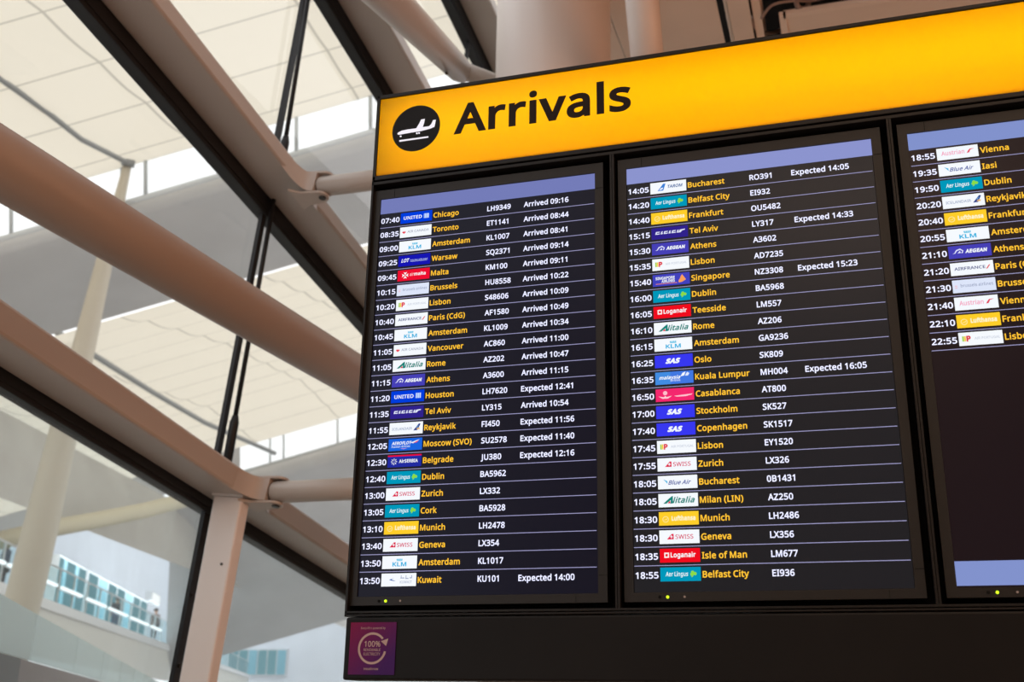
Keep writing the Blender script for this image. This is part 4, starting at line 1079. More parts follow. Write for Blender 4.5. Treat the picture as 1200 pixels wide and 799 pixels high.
G('t', 289, [212, 50, 222, 50, 233, 51, 245, 53, 255, 54, 264, 56, 272, 59, 272, 5, 263, 1, 253, -2, 213, -8, 200, -8, 178, -7, 157, -3, 138, 4, 120, 13, 104, 27, 91, 44, 82, 66, 76, 93, 74, 125, 74, 375, 13, 375, 13, 409, 75, 437, 103, 528, 144, 528, 144, 430, 269, 430, 269, 375, 144, 375, 144, 127, 146, 103, 153, 83, 163, 69, 177, 58, 193, 52])
G('u', 496, [427, 430, 427, 0, 370, 0, 359, 57, 346, 43, 334, 31, 321, 20, 306, 11, 290, 4, 273, -1, 256, -5, 238, -7, 220, -8, 187, -6, 159, -1, 134, 8, 112, 21, 95, 38, 81, 59, 71, 85, 65, 114, 63, 148, 63, 430, 135, 430, 135, 153, 137, 122, 145, 96, 158, 76, 176, 62, 200, 53, 230, 51, 260, 53, 285, 59, 306, 69, 323, 82, 336, 100, 345, 121, 352, 146, 356, 175, 357, 206, 357, 430])
G('v', 407, [163, 0, 0, 430, 75, 430, 167, 176, 171, 164, 176, 151, 180, 137, 185, 123, 189, 109, 197, 83, 199, 72, 201, 63, 207, 72, 210, 84, 214, 96, 222, 124, 232, 152, 237, 165, 241, 176, 332, 430, 407, 430, 244, 0])
G('w', 630, [346, 243, 336, 276, 333, 287, 330, 297, 328, 308, 317, 351, 316, 357, 312, 351, 308, 335, 302, 307, 299, 297, 297, 286, 291, 264, 287, 253, 284, 242, 207, 1, 127, 1, 9, 431, 82, 431, 141, 201, 145, 186, 153, 154, 157, 139, 163, 109, 166, 96, 168, 84, 169, 73, 174, 80, 185, 128, 187, 138, 193, 160, 199, 180, 201, 188, 277, 431, 354, 431, 428, 188, 440, 149, 444, 135, 447, 122, 451, 109, 454, 96, 456, 84, 457, 74, 462, 84, 464, 95, 466, 108, 469, 122, 473, 137, 489, 201, 549, 431, 621, 431, 502, 1, 419, 1])
G('x', 424, [170, 220, 22, 430, 102, 430, 213, 268, 322, 430, 402, 430, 253, 220, 410, 0, 330, 0, 213, 172, 94, 0, 14, 0])
G('y', 409, [1, 430, 76, 430, 169, 185, 179, 157, 184, 144, 188, 130, 193, 117, 196, 105, 200, 92, 203, 80, 205, 68, 209, 68, 212, 83, 217, 100, 231, 142, 245, 186, 333, 430, 409, 430, 224, -59, 213, -85, 201, -108, 188, -130, 173, -148, 157, -164, 138, -176, 117, -185, 94, -191, 67, -192, 44, -192, 34, -190, 16, -188, 9, -186, 9, -130, 47, -135, 56, -135, 72, -134, 86, -131, 99, -126, 121, -110, 130, -99, 138, -87, 152, -59, 174, -2])
G('z', 377, [346, 0, 31, 0, 31, 47, 262, 375, 45, 375, 45, 430, 340, 430, 340, 377, 112, 55, 346, 55])
G(':', 215, [58, 43, 59, 61, 64, 75, 72, 85, 82, 92, 94, 96, 107, 97, 120, 96, 132, 92, 142, 85, 151, 75, 156, 61, 157, 43, 156, 26, 151, 12, 142, 2, 132, -6, 120, -10, 107, -11, 94, -10, 82, -6, 72, 2, 64, 12, 59, 26], [58, 387, 59, 405, 64, 419, 72, 429, 82, 436, 94, 440, 107, 441, 120, 440, 132, 436, 142, 429, 151, 419, 156, 405, 157, 387, 156, 369, 151, 355, 142, 345, 132, 338, 120, 333, 107, 332, 94, 333, 82, 338, 72, 345, 64, 355, 59, 369])
G('(', 241, [32, 220, 33, 263, 38, 306, 45, 348, 54, 389, 67, 429, 83, 468, 103, 504, 125, 540, 150, 573, 217, 573, 182, 521, 154, 465, 132, 407, 116, 346, 107, 284, 103, 221, 105, 179, 109, 139, 116, 98, 126, 58, 139, 19, 154, -20, 172, -57, 192, -92, 216, -127, 150, -127, 125, -94, 103, -60, 83, -24, 67, 14, 54, 53, 45, 94, 38, 135, 33, 177])
G(')', 241, [209, 220, 207, 177, 203, 135, 196, 94, 186, 53, 173, 14, 158, -24, 139, -60, 116, -94, 91, -127, 25, -127, 48, -92, 69, -57, 87, -20, 102, 19, 114, 58, 124, 98, 131, 139, 136, 179, 137, 221, 136, 263, 131, 304, 124, 346, 114, 386, 102, 426, 87, 465, 69, 503, 48, 539, 24, 573, 91, 573, 116, 540, 139, 504, 158, 468, 173, 429, 186, 389, 196, 348, 203, 306, 207, 263])
G('%', 666, [156, 581, 193, 575, 223, 560, 246, 534, 263, 498, 273, 454, 277, 402, 273, 349, 264, 305, 247, 269, 224, 243, 194, 227, 156, 221, 121, 227, 92, 243, 69, 269, 53, 305, 43, 349, 39, 402, 42, 454, 52, 498, 67, 534, 90, 560, 119, 575], [156, 531, 138, 527, 123, 516, 112, 498, 104, 473, 99, 441, 98, 402, 99, 362, 104, 330, 112, 305, 123, 286, 138, 276, 156, 272, 175, 275, 191, 286, 203, 304, 211, 330, 216, 362, 218, 402, 216, 441, 211, 473, 203, 498, 191, 516, 175, 527], [523, 573, 205, 0, 144, 0, 461, 573], [507, 351, 543, 346, 573, 330, 596, 304, 613, 269, 624, 225, 627, 172, 624, 120, 614, 76, 598, 40, 575, 13, 544, -3, 507, -8, 472, -3, 443, 13, 420, 40, 403, 76, 393, 120, 390, 172, 393, 225, 402, 269, 418, 304, 440, 330, 470, 346], [507, 301, 488, 297, 473, 286, 462, 269, 455, 244, 450, 212, 448, 172, 450, 133, 455, 100, 462, 75, 473, 57, 488, 46, 507, 43, 526, 46, 541, 57, 553, 75, 562, 100, 567, 132, 569, 172, 567, 212, 562, 244, 553, 269, 541, 286, 526, 297])
CAPH = max(q[1] for q in GLY['H'][1][0])


def fatten(c, off):
    n = len(c)
    out = []
    for i in range(n):
        (x0, y0), (x1, y1), (x2, y2) = c[i - 1], c[i], c[(i + 1) % n]
        l1 = math.hypot(x1 - x0, y1 - y0) or 1e-9
        l2 = math.hypot(x2 - x1, y2 - y1) or 1e-9
        n1 = (-(y1 - y0) / l1, (x1 - x0) / l1)
        n2 = (-(y2 - y1) / l2, (x2 - x1) / l2)
        d = 1 + n1[0] * n2[0] + n1[1] * n2[1]
        k = off / max(d, .45)
        out.append((x1 + (n1[0] + n2[0]) * k, y1 + (n1[1] + n2[1]) * k))
    return out


def a2(c): return sum(p[0] * q[1] - q[0] * p[1] for p, q in zip(c, c[1:] + c[:1]))


def inside(p, c):
    r = False
    for (x0, y0), (x1, y1) in zip(c, c[1:] + c[:1]):
        if (y0 > p[1]) != (y1 > p[1]) and p[0] < (x1 - x0) * (p[1] - y0) / (y1 - y0) + x0: r = not r
    return r


def winding(p, c):
    r = 0
    for (x0, y0), (x1, y1) in zip(c, c[1:] + c[:1]):
        if (y0 > p[1]) != (y1 > p[1]) and p[0] < (x1 - x0) * (p[1] - y0) / (y1 - y0) + x0: r += 1 if y1 > y0 else -1
    return r


_gc, _cache = {}, {}


def glyph(ch, bold):
    if (ch, bold) in _gc: return _gc[ch, bold]
    vs, fs = [], []
    adv, cs = GLY[ch]
    outer = [c for c in cs if a2(c) < 0]
    hole = [c for c in cs if a2(c) >= 0]
    for oc in outer:
        grp = [oc] + [h for h in hole if inside(h[0], oc)]
        if ch in 'ij' and min(q[1] for q in oc) > .45: grp = [[(x, y + bold * 1.3) for x, y in c] for c in grp]
        grp = [fatten(c, bold) for c in grp]
        pv, pe = [], []
        for c in grp:
            i = len(pv)
            pv += [Vector(p) for p in c]
            pe += [(i + k, i + (k + 1) % len(c)) for k in range(len(c))]
        tv, _e, tf, *_r = delaunay_2d_cdt(pv, pe, [], 0, 1e-6)
        i = len(vs)
        vs += [(p.x, p.y) for p in tv]
        for f in tf:
            m_ = (sum(tv[k].x for k in f) / 3, sum(tv[k].y for k in f) / 3)
            if winding(m_, grp[0]) and not any(winding(m_, c) > 0 for c in grp[1:]): fs.append(tuple(i + k for k in f))
    _gc[ch, bold] = (vs, fs, adv)
    return _gc[ch, bold]


def glyphs(s, bold=.0, shear=0.0):
    k = (s, bold, shear)
    if k in _cache: return _cache[k]
    vs, fs, x = [], [], 0.0
    for ch in s:
        if ch == ' ':
            x += .2085
            continue
        v_, f_, adv = glyph(ch, bold)
        i = len(vs)
        vs += [(x + p[0] + shear * p[1], p[1]) for p in v_]
        fs += [tuple(i + q for q in t_) for t_ in f_]
        x += adv + bold * 1.2
    x0 = min(q[0] for q in vs)
    x1 = max(q[0] for q in vs)
    # all faces turned towards the viewer (counter-clockwise in x, z seen from -y)
    out = []
    for f in fs:
        p, q, r = (vs[i] for i in f)
        out.append(f if (q[0] - p[0]) * (r[1] - p[1]) - (r[0] - p[0]) * (q[1] - p[1]) > 0 else f[::-1])
    _cache[k] = ([(q[0] - x0, q[1]) for q in vs], out, x1 - x0)
    return _cache[k]


def cap(bold=0.0):
    return CAPH + 2 * bold, 0


def text(mb, s, x, z, h, mt, width=None, sx=1.0, bold=.012, shear=0.0, align='l', y=-.0008, fn=None):
    """lettering with cap height h on baseline z starting at x (board coordinates)"""
    fn = fn or B
    vs, fs, wd = glyphs(s, bold, shear)
    ch, _ = cap(bold)
    k = h / ch
    kx = (width / wd) if width else k * sx
    x0 = x - (wd * kx if align == 'r' else wd * kx / 2 if align == 'c' else 0)
    pts = [fn(x0 + q[0] * kx, z + (q[1] + bold) * k, y) for q in vs]
    mb.add(pts, fs, mt)
    return x0 + wd * kx


mat('sign_ink', (.014, .008, .005), .5, .12)
mat('sign_disc', (.009, .009, .010), .5, .12)
emit('sign_symbol', lin((250, 244, 255)), 1.0)
yf = -.0175
mb = MB(); text(mb, 'Arrivals', .231, .1950, .1055, 'sign_ink', width=.5605, bold=.029, y=yf, fn=F); part(mb, 'lettering', sg, label='dark lettering reading Arrivals')
mb = MB(); cx, cz, r_ = .1045, .2365, .0812
ring = [F(cx + r_ * math.cos(2 * math.pi * k / 64), cz + r_ * math.sin(2 * math.pi * k / 64), yf) for k in range(64)]
mb.poly(ring, 'sign_disc')
disc = part(mb, 'pictogram_disc', sg, label='round black disc with landing aircraft')


def px_b(px, py, y):
    r = ray(px, py); k = (y - CAM.y) / r.y; p = CAM + r * k
    return (p.x, y, p.z)


def cr(u, v_): return px_b(455 + u * 70 / 799, 115 + v_ * 70 / 799, -.0182)


mb = MB()
mb.poly([cr(*q) for q in ((122, 472), (135, 458), (180, 434), (260, 418), (375, 402), (415, 335), (440, 285), (490, 277), (480, 330), (462, 386), (545, 375), (575, 345), (600, 293), (637, 287), (628, 340), (618, 383), (560, 408), (440, 440), (300, 462), (200, 480), (140, 490), (124, 484))], 'sign_symbol')
part(mb, 'aircraft_symbol', sg, disc, label='white landing aircraft')
mb = MB()
mb.poly([cr(*q) for q in ((147, 562), (535, 508), (537, 528), (149, 584))], 'sign_symbol')
for (cu_, cv_) in ((166, 510), (383, 470), (412, 466)):
    mb.poly([cr(cu_ + 13 * math.cos(a_ * .5236), cv_ + 12 * math.sin(a_ * .5236)) for a_ in range(12)], 'sign_symbol')
part(mb, 'runway_symbol', sg, disc, label='white runway line and wheels')

# --- airline tiles: background colour plus simple marks, drawn as flat screen artwork
_em = {}


def E_c(c):
    if c not in _em:
        n = 'tile_%02x%02x%02x' % c
        emit(n, lin(c), 1.0)
        _em[c] = n
    return _em[c]


WHT = (246, 250, 255)
LW, LH = .1030, .0350


def logo(kind, x, z):
    """artwork of one airline tile, lower left corner at x,z"""
    mb = MB()

    def R(u0, v0, u1, v1, c, sl=0.0, y=-.0010):
        mb.poly([B(x + (u0) * LW, z + v0 * LH, y), B(x + u1 * LW, z + v0 * LH, y), B(x + (u1 + sl) * LW, z + v1 * LH, y), B(x + (u0 + sl) * LW, z + v1 * LH, y)], E_c(c))

    def P(pts, c, y=-.0013):
        mb.poly([B(x + u * LW, z + q * LH, y) for u, q in pts], E_c(c))

    def C(u, q, r, c, y=-.0013, n=14):
        P([(u + r * LH / LW * math.cos(2 * math.pi * k / n), q + r * math.sin(2 * math.pi * k / n)) for k in range(n)], c, y)

    def T(s, u, q, h, c, wd=None, bold=.012, shear=0.0):
        text(mb, s, x + u * LW, z + q * LH, h * LH, E_c(c), width=wd * LW if wd else None, bold=bold, shear=shear, y=-.0014)
    G = (150, 156, 178)
    if kind == 'united':
        R(0, 0, 1, 1, (0, 62, 222)); T('UNITED', .10, .34, .32, WHT, .58, .02); R(.74, .3, .90, .74, (205, 222, 255), y=-.0012)
        for k in range(3): R(.75 + .05 * k, .3, .765 + .05 * k, .74, (80, 130, 235), y=-.0014)
    elif kind == 'maple':
        R(0, 0, 1, 1, WHT); P([(.07, .5), (.10, .62), (.13, .55), (.16, .62), (.19, .5), (.13, .36)], (235, 60, 80)); T('AIR CANADA', .24, .42, .22, G, .68)
    elif kind == 'crown':
        R(0, 0, 1, 1, WHT); T('KLM', .30, .18, .34, (40, 178, 226), .40, .03)
        for k in range(4): C(.43 + .045 * k, .72, .06, (90, 195, 230))
        R(.42, .60, .58, .66, (90, 195, 230), y=-.0013)
    elif kind == 'lot':
        R(0, 0, 1, 1, (22, 22, 178)); T('LOT', .09, .36, .34, WHT, .26, .03, .3); T('POLISH AIRLINES', .38, .42, .15, (190, 200, 240), .54); R(.38, .36, .90, .39, (190, 200, 240), y=-.0013)
    elif kind == 'malta':
        R(0, 0, 1, 1, (238, 14, 48))
        for a_ in range(4):
            c_, s_ = math.cos(a_ * math.pi / 2), math.sin(a_ * math.pi / 2)
            P([(.24 + (c_ * u - s_ * q) * LH / LW, .5 + (s_ * u + c_ * q)) for u, q in ((.03, 0), (.3, .16), (.24, 0), (.3, -.16))], WHT)
        T('air', .38, .40, .30, (255, 200, 205), .13); T('malta', .52, .40, .30, WHT, .36, .03)
    elif kind == 'brussels':
        R(0, 0, 1, 1, (222, 230, 250)); T('brussels airlines', .19, .42, .24, (150, 160, 190), .75)
        for k in range(4): C(.07 + .03 * (k % 2), .40 + .14 * (k // 2), .045, (240, 190, 200))
    elif kind == 'tap':
        R(0, 0, 1, 1, WHT); R(.08, .32, .12, .72, (165, 210, 70), y=-.0013); R(.125, .32, .165, .72, (250, 205, 60), y=-.0013); T('P', .175, .30, .44, (225, 40, 60), .10, .05); T('AIR PORTUGAL', .36, .42, .18, (196, 204, 220), .58)
    elif kind == 'france':
        R(0, 0, 1, 1, WHT); T('AIRFRANCE', .09, .40, .24, (60, 70, 130), .72, .02); P([(.82, .34), (.86, .36), (.93, .66), (.90, .66)], (225, 60, 70))
    elif kind == 'alitalia':
        R(0, 0, 1, 1, WHT); T('litalia', .36, .28, .44, (20, 130, 120), .56, .03, .3); P([(.12, .26), (.20, .26), (.36, .62), (.36, .80), (.31, .74)], (20, 130, 120)); P([(.30, .26), (.37, .26), (.37, .82), (.33, .80)], (20, 130, 120)); P([(.23, .28), (.30, .28), (.30, .42), (.28, .44)], (225, 40, 60))
    elif kind == 'aegean':
        R(0, 0, 1, 1, (70, 64, 182)); T('AEGEAN', .39, .36, .30, WHT, .52, .05, .2)
        P([(.09, .36), (.16, .40), (.20, .58), (.27, .66), (.33, .56), (.30, .38), (.33, .38), (.355, .58), (.28, .76), (.18, .66), (.14, .44)], (225, 226, 255)); P([(.21, .40), (.27, .58), (.29, .40)], (225, 226, 255))
    elif kind == 'elal':
        R(0, 0, 1, 1, (48, 34, 140))
        for u0, u1 in ((.10, .22), (.25, .30), (.33, .44), (.47, .52), (.55, .66), (.69, .74)):
            R(u0, .42, u1, .50, (225, 228, 250), .02, -.0013); R(u0 + .01, .58, u1, .66, (225, 228, 250), .02, -.0013); R(u0, .42, u0 + .035, .66, (225, 228, 250), .03, -.0013)
        P([(.74, .42), (.80, .42), (.84, .56), (.92, .62), (.92, .70), (.78, .66)], (225, 228, 250))
    elif kind == 'ice':
        R(0, 0, 1, 1, WHT); T('ICELANDAIR', .08, .36, .22, (140, 156, 190), .60); P([(.72, .28), (.84, .28), (.93, .82), (.88, .84)], (30, 60, 140)); P([(.80, .34), (.90, .34), (.915, .48), (.84, .50)], (240, 190, 120)); P([(.79, .52), (.84, .50), (.88, .72)], (120, 180, 235))
    elif kind == 'aeroflot':
        R(0, 0, 1, 1, (26, 100, 222)); T('AEROFLOT', .09, .50, .26, WHT, .60, .03, .25); T('Russian Airlines', .09, .26, .18, (220, 235, 255), .56, .01, .2); P([(.64, .62), (.90, .86), (.92, .86), (.74, .56)], (240, 245, 255)); P([(.70, .58), (.90, .80), (.84, .62)], (230, 60, 80)); P([(.34, .20), (.46, .12), (.58, .20), (.46, .16)], (240, 170, 220))
    elif kind == 'serbia':
        R(0, 0, 1, 1, (34, 44, 160)); R(0, .88, 1, 1, (232, 10, 60), y=-.0013)
        for a_ in range(8): P([(.19 + r * LH / LW * math.cos(a_ * .7854 + d), .46 + r * math.sin(a_ * .7854 + d)) for r, d in ((.06, 0), (.24, .16), (.28, 0), (.24, -.16))], WHT)
        T('AirSERBIA', .34, .34, .28, WHT, .56, .03)
    elif kind == 'lingus':
        R(0, 0, 1, 1, (0, 152, 186)); T('Aer Lingus', .13, .36, .32, (232, 250, 252), .56, .02, .1)
        for u, q in ((.80, .62), (.86, .52), (.78, .48)): C(u, q, .12, (140, 220, 70))
        P([(.76, .26), (.80, .30), (.84, .52), (.81, .52)], (140, 220, 70))
    elif kind == 'swiss':
        R(0, 0, 1, 1, WHT); T('SWISS', .40, .34, .32, (215, 40, 90), .45, .012); P([(.19, .32), (.36, .32), (.36, .72), (.31, .72)], (225, 20, 70)); R(.27, .48, .34, .54, WHT, y=-.0016); R(.295, .40, .315, .62, WHT, y=-.0016)
    elif kind == 'crane':
        R(0, 0, 1, 1, (255, 206, 42)); C(.17, .45, .24, (255, 232, 150)); C(.17, .45, .18, (255, 206, 42), -.0015); P([(.10, .38), (.18, .46), (.25, .58), (.19, .40)], (255, 232, 150), -.0017); T('Lufthansa', .32, .33, .36, (255, 246, 205), .60, .05)
    elif kind == 'kuwait':
        R(0, 0, 1, 1, WHT); P([(.22, .50), (.36, .66), (.29, .54), (.42, .40), (.34, .42)], (60, 100, 175)); T('KUWAIT', .54, .22, .20, (170, 180, 205), .34)
        for u0, u1, q in ((.55, .66, .60), (.69, .78, .56), (.81, .88, .60)): R(u0, q, u1, q + .07, (150, 162, 195), y=-.0013)
        for u0 in (.56, .70, .86): R(u0, .60, u0 + .018, .84, (150, 162, 195), y=-.0013)
    elif kind == 'tarom':
        R(0, 0, 1, 1, WHT); P([(.20, .22), (.36, .22), (.43, .84), (.36, .84), (.30, .60)], (60, 130, 215)); P([(.24, .26), (.34, .34), (.36, .50), (.29, .44)], WHT, -.0016); T('TAROM', .48, .40, .28, (60, 100, 160), .42, .03, .2)
    elif kind == 'singapore':
        R(0, 0, 1, 1, (66, 66, 190)); T('SINGAPORE', .08, .55, .24, WHT, .52, .03); T('AIRLINES', .24, .28, .24, WHT, .36, .03); R(.08, .17, .66, .22, (240, 140, 90), y=-.0013); P([(.70, .18), (.80, .22), (.90, .40), (.86, .58), (.80, .86), (.76, .70), (.74, .52), (.70, .36)], (250, 160, 90))
    elif kind == 'logan':
        R(0, 0, 1, 1, (240, 12, 30)); T('Loganair', .27, .36, .36, WHT, .62, .03); R(.11, .34, .23, .72, (255, 240, 240), y=-.0013); R(.14, .44, .20, .62, (240, 12, 30), y=-.0015)
    elif kind == 'sas':
        R(0, 0, 1, 1, (56, 56, 240)); T('SAS', .28, .30, .42, WHT, .40, .07, .3)
    elif kind == 'malaysia':
        R(0, 0, 1, 1, (66, 120, 226)); R(0, 0, .4, 1, (66, 140, 226), y=-.0011); T('malaysia', .10, .40, .28, WHT, .56, .03, .3); T('airlines', .40, .20, .18, (225, 235, 255), .26, .01, .2); P([(.66, .56), (.72, .84), (.80, .92), (.76, .62)], WHT); P([(.78, .60), (.84, .90), (.90, .78), (.86, .60)], (225, 235, 255))
    elif kind == 'maroc':
        R(0, 0, 1, 1, (244, 40, 110)); C(.25, .66, .17, (255, 190, 205)); P([(.07, .42), (.22, .34), (.25, .46), (.28, .34), (.43, .42), (.32, .22), (.18, .22)], (255, 205, 215)); P([(.48, .40), (.96, .50), (.94, .42), (.78, .32), (.56, .32)], (255, 195, 210))
    elif kind == 'blueair':
        R(0, 0, 1, 1, WHT); T('Blue Air', .26, .32, .32, (60, 80, 160), .58, .02, .35); P([(.14, .74), (.24, .60), (.24, .38), (.20, .54)], (60, 180, 225))
    elif kind == 'austrian':
        R(0, 0, 1, 1, WHT); T('Austrian', .11, .36, .36, (244, 160, 190), .56, .02); P([(.72, .36), (.78, .40), (.82, .62), (.92, .72), (.80, .70), (.76, .56)], (228, 60, 90))
    return mb


TILE = {'united': 'blue tile with white capitals', 'maple': 'white tile with small red leaf and grey lettering', 'crown': 'white tile with light blue lettering under a crown', 'lot': 'dark blue tile with slanted white lettering', 'malta': 'red tile with white cross', 'brussels': 'pale tile with faint grey lettering', 'tap': 'white tile with green and red letters', 'france': 'white tile with dark capitals and red stroke', 'alitalia': 'white tile with slanted green lettering', 'aegean': 'violet blue tile with white capitals', 'elal': 'dark violet tile with angular white lettering', 'ice': 'white tile with blue tail fin', 'aeroflot': 'blue tile with white slanted lettering', 'serbia': 'dark blue tile with red top stripe', 'lingus': 'teal tile with green leaf', 'swiss': 'white tile with red lettering', 'crane': 'yellow tile with pale lettering', 'kuwait': 'white tile with blue bird', 'tarom': 'white tile with blue tail fin', 'singapore': 'blue tile with orange bird', 'logan': 'red tile with white lettering', 'sas': 'bright blue tile with slanted white letters', 'malaysia': 'light blue tile with white lettering', 'maroc': 'pink red tile with crown', 'blueair': 'white tile with slanted blue lettering', 'austrian': 'white tile with pink lettering and red arrow'}
A_, X_ = 'Arrived ', 'Expected '
S1 = [('07:40', 'united', 'Chicago', 'LH9349', A_ + '09:16'), ('08:35', 'maple', 'Toronto', 'ET1141', A_ + '08:44'), ('09:00', 'crown', 'Amsterdam', 'KL1007', A_ + '08:41'),
      ('09:25', 'lot', 'Warsaw', 'SQ2371', A_ + '09:14'), ('09:45', 'malta', 'Malta', 'KM100', A_ + '09:11'), ('10:15', 'brussels', 'Brussels', 'HU8558', A_ + '10:22'),
      ('10:20', 'tap', 'Lisbon', 'S48606', A_ + '10:09'), ('10:40', 'france', 'Paris (CdG)', 'AF1580', A_ + '10:49'), ('10:45', 'crown', 'Amsterdam', 'KL1009', A_ + '10:34'),
      ('11:05', 'maple', 'Vancouver', 'AC860', A_ + '11:00'), ('11:05', 'alitalia', 'Rome', 'AZ202', A_ + '10:47'), ('11:15', 'aegean', 'Athens', 'A3600', A_ + '11:15'),
      ('11:20', 'united', 'Houston', 'LH7620', X_ + '12:41'), ('11:35', 'elal', 'Tel Aviv', 'LY315', A_ + '10:54'), ('11:55', 'ice', 'Reykjavik', 'FI450', X_ + '11:56'),
      ('12:05', 'aeroflot', 'Moscow (SVO)', 'SU2578', X_ + '11:40'), ('12:30', 'serbia', 'Belgrade', 'JU380', X_ + '12:16'), ('12:40', 'lingus', 'Dublin', 'BA5962', None),
      ('13:00', 'swiss', 'Zurich', 'LX332', None), ('13:05', 'lingus', 'Cork', 'BA5928', None), ('13:10', 'crane', 'Munich', 'LH2478', None),
      ('13:40', 'swiss', 'Geneva', 'LX354', None), ('13:50', 'crown', 'Amsterdam', 'KL1017', None), ('13:50', 'kuwait', 'Kuwait', 'KU101', X_ + '14:00')]
S2 = [('14:05', 'tarom', 'Bucharest', 'RO391', X_ + '14:05'), ('14:20', 'lingus', 'Belfast City', 'EI932', None), ('14:40', 'crane', 'Frankfurt', 'OU5482', None),
      ('15:15', 'elal', 'Tel Aviv', 'LY317', X_ + '14:33'), ('15:30', 'aegean', 'Athens', 'A3602', None), ('15:35', 'tap', 'Lisbon', 'AD7235', None),
      ('15:40', 'singapore', 'Singapore', 'NZ3308', X_ + '15:23'), ('16:00', 'lingus', 'Dublin', 'BA5968', None), ('16:05', 'logan', 'Teesside', 'LM557', None),
      ('16:10', 'alitalia', 'Rome', 'AZ206', None), ('16:15', 'crown', 'Amsterdam', 'GA9236', None), ('16:25', 'sas', 'Oslo', 'SK809', None),
      ('16:35', 'malaysia', 'Kuala Lumpur', 'MH004', X_ + '16:05'), ('16:50', 'maroc', 'Casablanca', 'AT800', None), ('17:00', 'sas', 'Stockholm', 'SK527', None),
      ('17:40', 'sas', 'Copenhagen', 'SK1517', None), ('17:45', 'tap', 'Lisbon', 'EY1520', None), ('17:55', 'swiss', 'Zurich', 'LX326', None),
      ('18:05', 'blueair', 'Bucharest', '0B1431', None), ('18:05', 'alitalia', 'Milan (LIN)', 'AZ250', None), ('18:30', 'crane', 'Munich', 'LH2486', None),
      ('18:30', 'swiss', 'Geneva', 'LX356', None), ('18:35', 'logan', 'Isle of Man', 'LM677', None), ('18:55', 'lingus', 'Belfast City', 'EI936', None)]
S3 = [('18:55', 'austrian', 'Vienna'), ('19:35', 'blueair', 'Iasi'), ('19:50', 'lingus', 'Dublin'), ('20:20', 'ice', 'Reykjavik'), ('20:40', 'crane', 'Frankfurt'), ('20:55', 'crown', 'Amsterdam'),
      ('21:10', 'aegean', 'Athens'), ('21:20', 'france', 'Paris (CdG)'), ('21:30', 'brussels', 'Brussels'), ('21:40', 'austrian', 'Vienna'), ('22:10', 'crane', 'Frankfurt'), ('22:55', 'tap', 'Lisbon')]
CH = .0166
BOLD = .021
SXT = .0605 / (glyphs('07:40', BOLD)[2] * CH / cap(BOLD)[0])
SXC = .0817 / (glyphs('Chicago', BOLD)[2] * CH / cap(BOLD)[0])
SXF = .0735 / (glyphs('LH9349', BOLD)[2] * CH / cap(BOLD)[0])
SXS = .1370 / (glyphs('Arrived 09:16', BOLD)[2] * CH / cap(BOLD)[0])
SW, SH, PITCH = .6806, 1.21, .77382


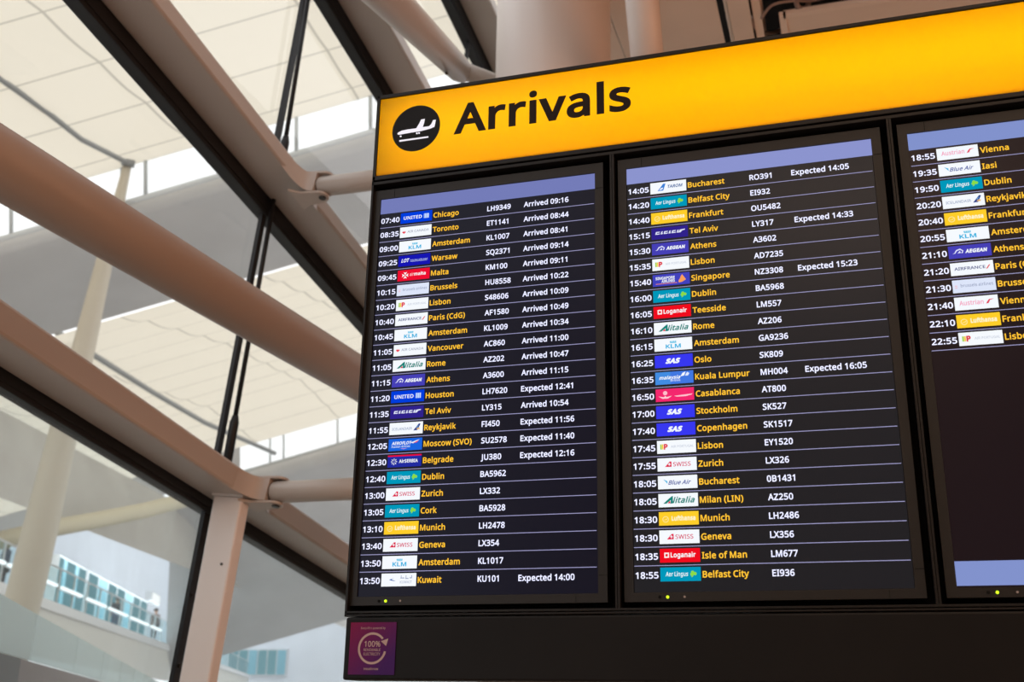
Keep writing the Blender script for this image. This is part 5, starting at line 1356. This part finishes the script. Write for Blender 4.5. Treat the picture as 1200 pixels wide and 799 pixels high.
def monitor(i, rows, glow_tint, head, label):
    x0 = i * PITCH
    t = thing('flight_display', label, 'screen', B(x0 + SW / 2, -1.2335, .02))
    scr = f'screen_surface_{i}'
    screen_mat(scr, glow_tint)
    hm = f'header_light_{i}'
    emit(hm, lin(head), 1)
    mb = MB()
    for (xa, xb2, za, zb) in ((-.0245, 0, -1.2335, .030), (SW, SW + .0245, -1.2335, .030), (0, SW, 0, .030), (0, SW, -1.2335, -SH)):
        mb.box(B(x0 + xa, za, -.005), B(x0 + xb2, zb, .05), 'bezel_plastic')
    bz = part(mb, 'bezel', t)
    mb = MB()
    for xa, za, xb2, zb in ((.045, .002, .0465, .0302), (SW + .002, -.052, SW + .0247, -.0505), (SW + .002, -1.165, SW + .0247, -1.1635), (SW - .06, -1.2337, SW - .0585, -1.212)):
        mb.box(B(x0 + xa, za, -.0054), B(x0 + xb2, zb, -.0045), 'recess_black')
    part(mb, 'bezel_joint', t, bz)
    mb = MB(); mb.box(B(x0 + .001, -SH + .001, 0), B(x0 + SW - .001, -.001, .03), scr); part(mb, 'screen', t, label='dark lit screen surface')
    mb = MB(); mb.poly([B(x0 + a_, b_, -.0005) for a_, b_ in ((0.0005, -.0500), (SW - .0005, -.0500), (SW - .0005, -.0005), (.0005, -.0005))], hm); part(mb, 'header_bar', t, label='pale blue band across the top of the screen')
    if i == 2:
        mb = MB(); mb.poly([B(x0 + a_, b_, -.0005) for a_, b_ in ((0.0005, -SH + .0045), (SW - .0005, -SH + .0045), (SW - .0005, -1.148), (.0005, -1.148))], hm); part(mb, 'footer_bar', t, label='pale blue band across the bottom of the screen')
    for k, rw in enumerate(rows):
        zb = -.0825 - .0475 * k
        tx, ct = 'text_white', 'text_amber'
        mb = MB()
        text(mb, rw[0], x0 + .0045, zb, CH, tx, sx=SXT, bold=BOLD)
        if k < 23: mb.poly([B(x0 + a_, zb - .0150 + b_, -.0007) for a_, b_ in ((.002, -.0009), (.6765, -.0009), (.6765, .0009), (.002, .0009))], 'rule_line')
        row = part(mb, 'flight_row', t, label='white time ' + rw[0] + ' above a pale rule')
        mb = logo(rw[1], x0 + .0690, zb - .0078)
        part(mb, 'airline_tile', t, row, label=TILE[rw[1]])
        mb = MB(); text(mb, rw[2], x0 + .1765, zb, CH, ct, sx=SXC, bold=BOLD); part(mb, 'origin_name', t, row, label='amber lettering ' + rw[2])
        if len(rw) > 3:
            mb = MB(); text(mb, rw[3], x0 + .3490, zb, CH, tx, sx=SXF, bold=BOLD); part(mb, 'flight_number', t, row)
            if rw[4]:
                mb = MB(); text(mb, rw[4], x0 + .4632, zb, CH, tx, sx=SXS, bold=BOLD); part(mb, 'status_text', t, row)
    for xx, mt, nm, r in ((.0868, 'led_green', 'power_light', .0038), (.067, 'recess_black', 'sensor_window', .004), (.130, 'cable_grey', 'indicator_dot', .0028)):
        c = B(x0 + xx, -1.2222, -.005)
        mb = MB(); mb.tube([(c[0], c[1] + .004, c[2]), (c[0], c[1] - .0015, c[2])], r, mt, 14)
        part(mb, nm, t, bz, label='small green light' if nm == 'power_light' else None)
    return t


monitor(0, S1, (9, 11, 27), (116, 124, 184), 'flight screen furthest left under the word Arrivals, 07:40 to 13:50')
monitor(1, S2, (26, 27, 31), (140, 148, 206), 'middle flight screen, rows from 14:05 Bucharest to 18:55 Belfast City')
monitor(2, S3, (22, 13, 18), (130, 146, 204), 'flight screen at the right picture edge, mostly blank below 22:55 Lisbon')

# --- purple notice on the lower panel
mt = bpy.data.materials.new('notice_print'); mt.use_nodes = True; nt = mt.node_tree; b = nt.nodes['Principled BSDF']
tc = nt.nodes.new('ShaderNodeTexCoord'); mp = nt.nodes.new('ShaderNodeMapping'); mp.inputs['Rotation'].default_value = (0, math.radians(40), 0); gr = nt.nodes.new('ShaderNodeTexGradient'); rp = nt.nodes.new('ShaderNodeValToRGB')
sep = nt.nodes.new('ShaderNodeSeparateXYZ'); ad = nt.nodes.new('ShaderNodeMath'); ad.operation = 'MULTIPLY_ADD'; ad.inputs[1].default_value = .5; ml = nt.nodes.new('ShaderNodeMath'); ml.operation = 'MULTIPLY_ADD'; ml.inputs[1].default_value = -.5; ml.inputs[2].default_value = .5
nt.links.new(tc.outputs['Generated'], sep.inputs[0]); nt.links.new(sep.outputs['Z'], ml.inputs[0]); nt.links.new(sep.outputs['X'], ad.inputs[0]); nt.links.new(ml.outputs[0], ad.inputs[2]); nt.links.new(ad.outputs[0], rp.inputs[0])
e0, e1 = rp.color_ramp.elements; e0.color = (.17, .004, .05, 1); e1.color = (.045, .007, .10, 1); e1.position = .8
nt.links.new(rp.outputs[0], b.inputs['Base Color']); b.inputs['Roughness'].default_value = .45; b.inputs['Specular IOR Level'].default_value = .15
M['notice_print'] = mt
mat('notice_ink', (.42, .30, .28), .6, .2)
nx0, nx1, nz0, nz1 = -.0150, .1200, -1.4150, -1.2780
t = thing('notice_plate', 'small purple renewable electricity notice on the lower left of the black panel', 'notice', F((nx0 + nx1) / 2, nz0, -.024))
mb = MB(); bx(mb, nx0, nx1, nz0, nz1, -.0245, -.0225, 'notice_print'); part(mb, 'plate', t)
mb = MB(); yn = -.0250
ccx, ccz, r0, r1 = .0522, -1.3465, .0358, .0418
aa = [math.radians(40 + 308 * k / 60) for k in range(61)]
mb.add([F(ccx + r * math.cos(q), ccz + r * math.sin(q), yn) for q in aa for r in (r0, r1)], [(2 * k, 2 * k + 1, 2 * k + 3, 2 * k + 2) for k in range(60)], 'notice_ink')
mb.poly([F(ccx + u, ccz + v_, yn) for u, v_ in ((.0245, .0185), (.0460, .0255), (.0405, .0060))], 'notice_ink')
part(mb, 'arrow_ring', t, label='pale circular arrow')
for nm, tx_, zz, hh, ww, bo in (('percentage_text', '100%', ccz + .004, .0150, .047, .016), ('energy_text', 'RENEWABLE', ccz - .0075, .0072, .049, .004), ('energy_text', 'ELECTRICITY', ccz - .0185, .0072, .049, .004),
                               ('slogan_text', 'Every lift is powered by', -1.2960, .0058, .072, .002), ('place_text', 'Heathrow', -1.4030, .0064, .042, .008)):
    mb = MB(); text(mb, tx_, .0522, zz, hh, 'notice_ink', width=ww, bold=bo, align='c', y=yn, fn=F); part(mb, nm, t)
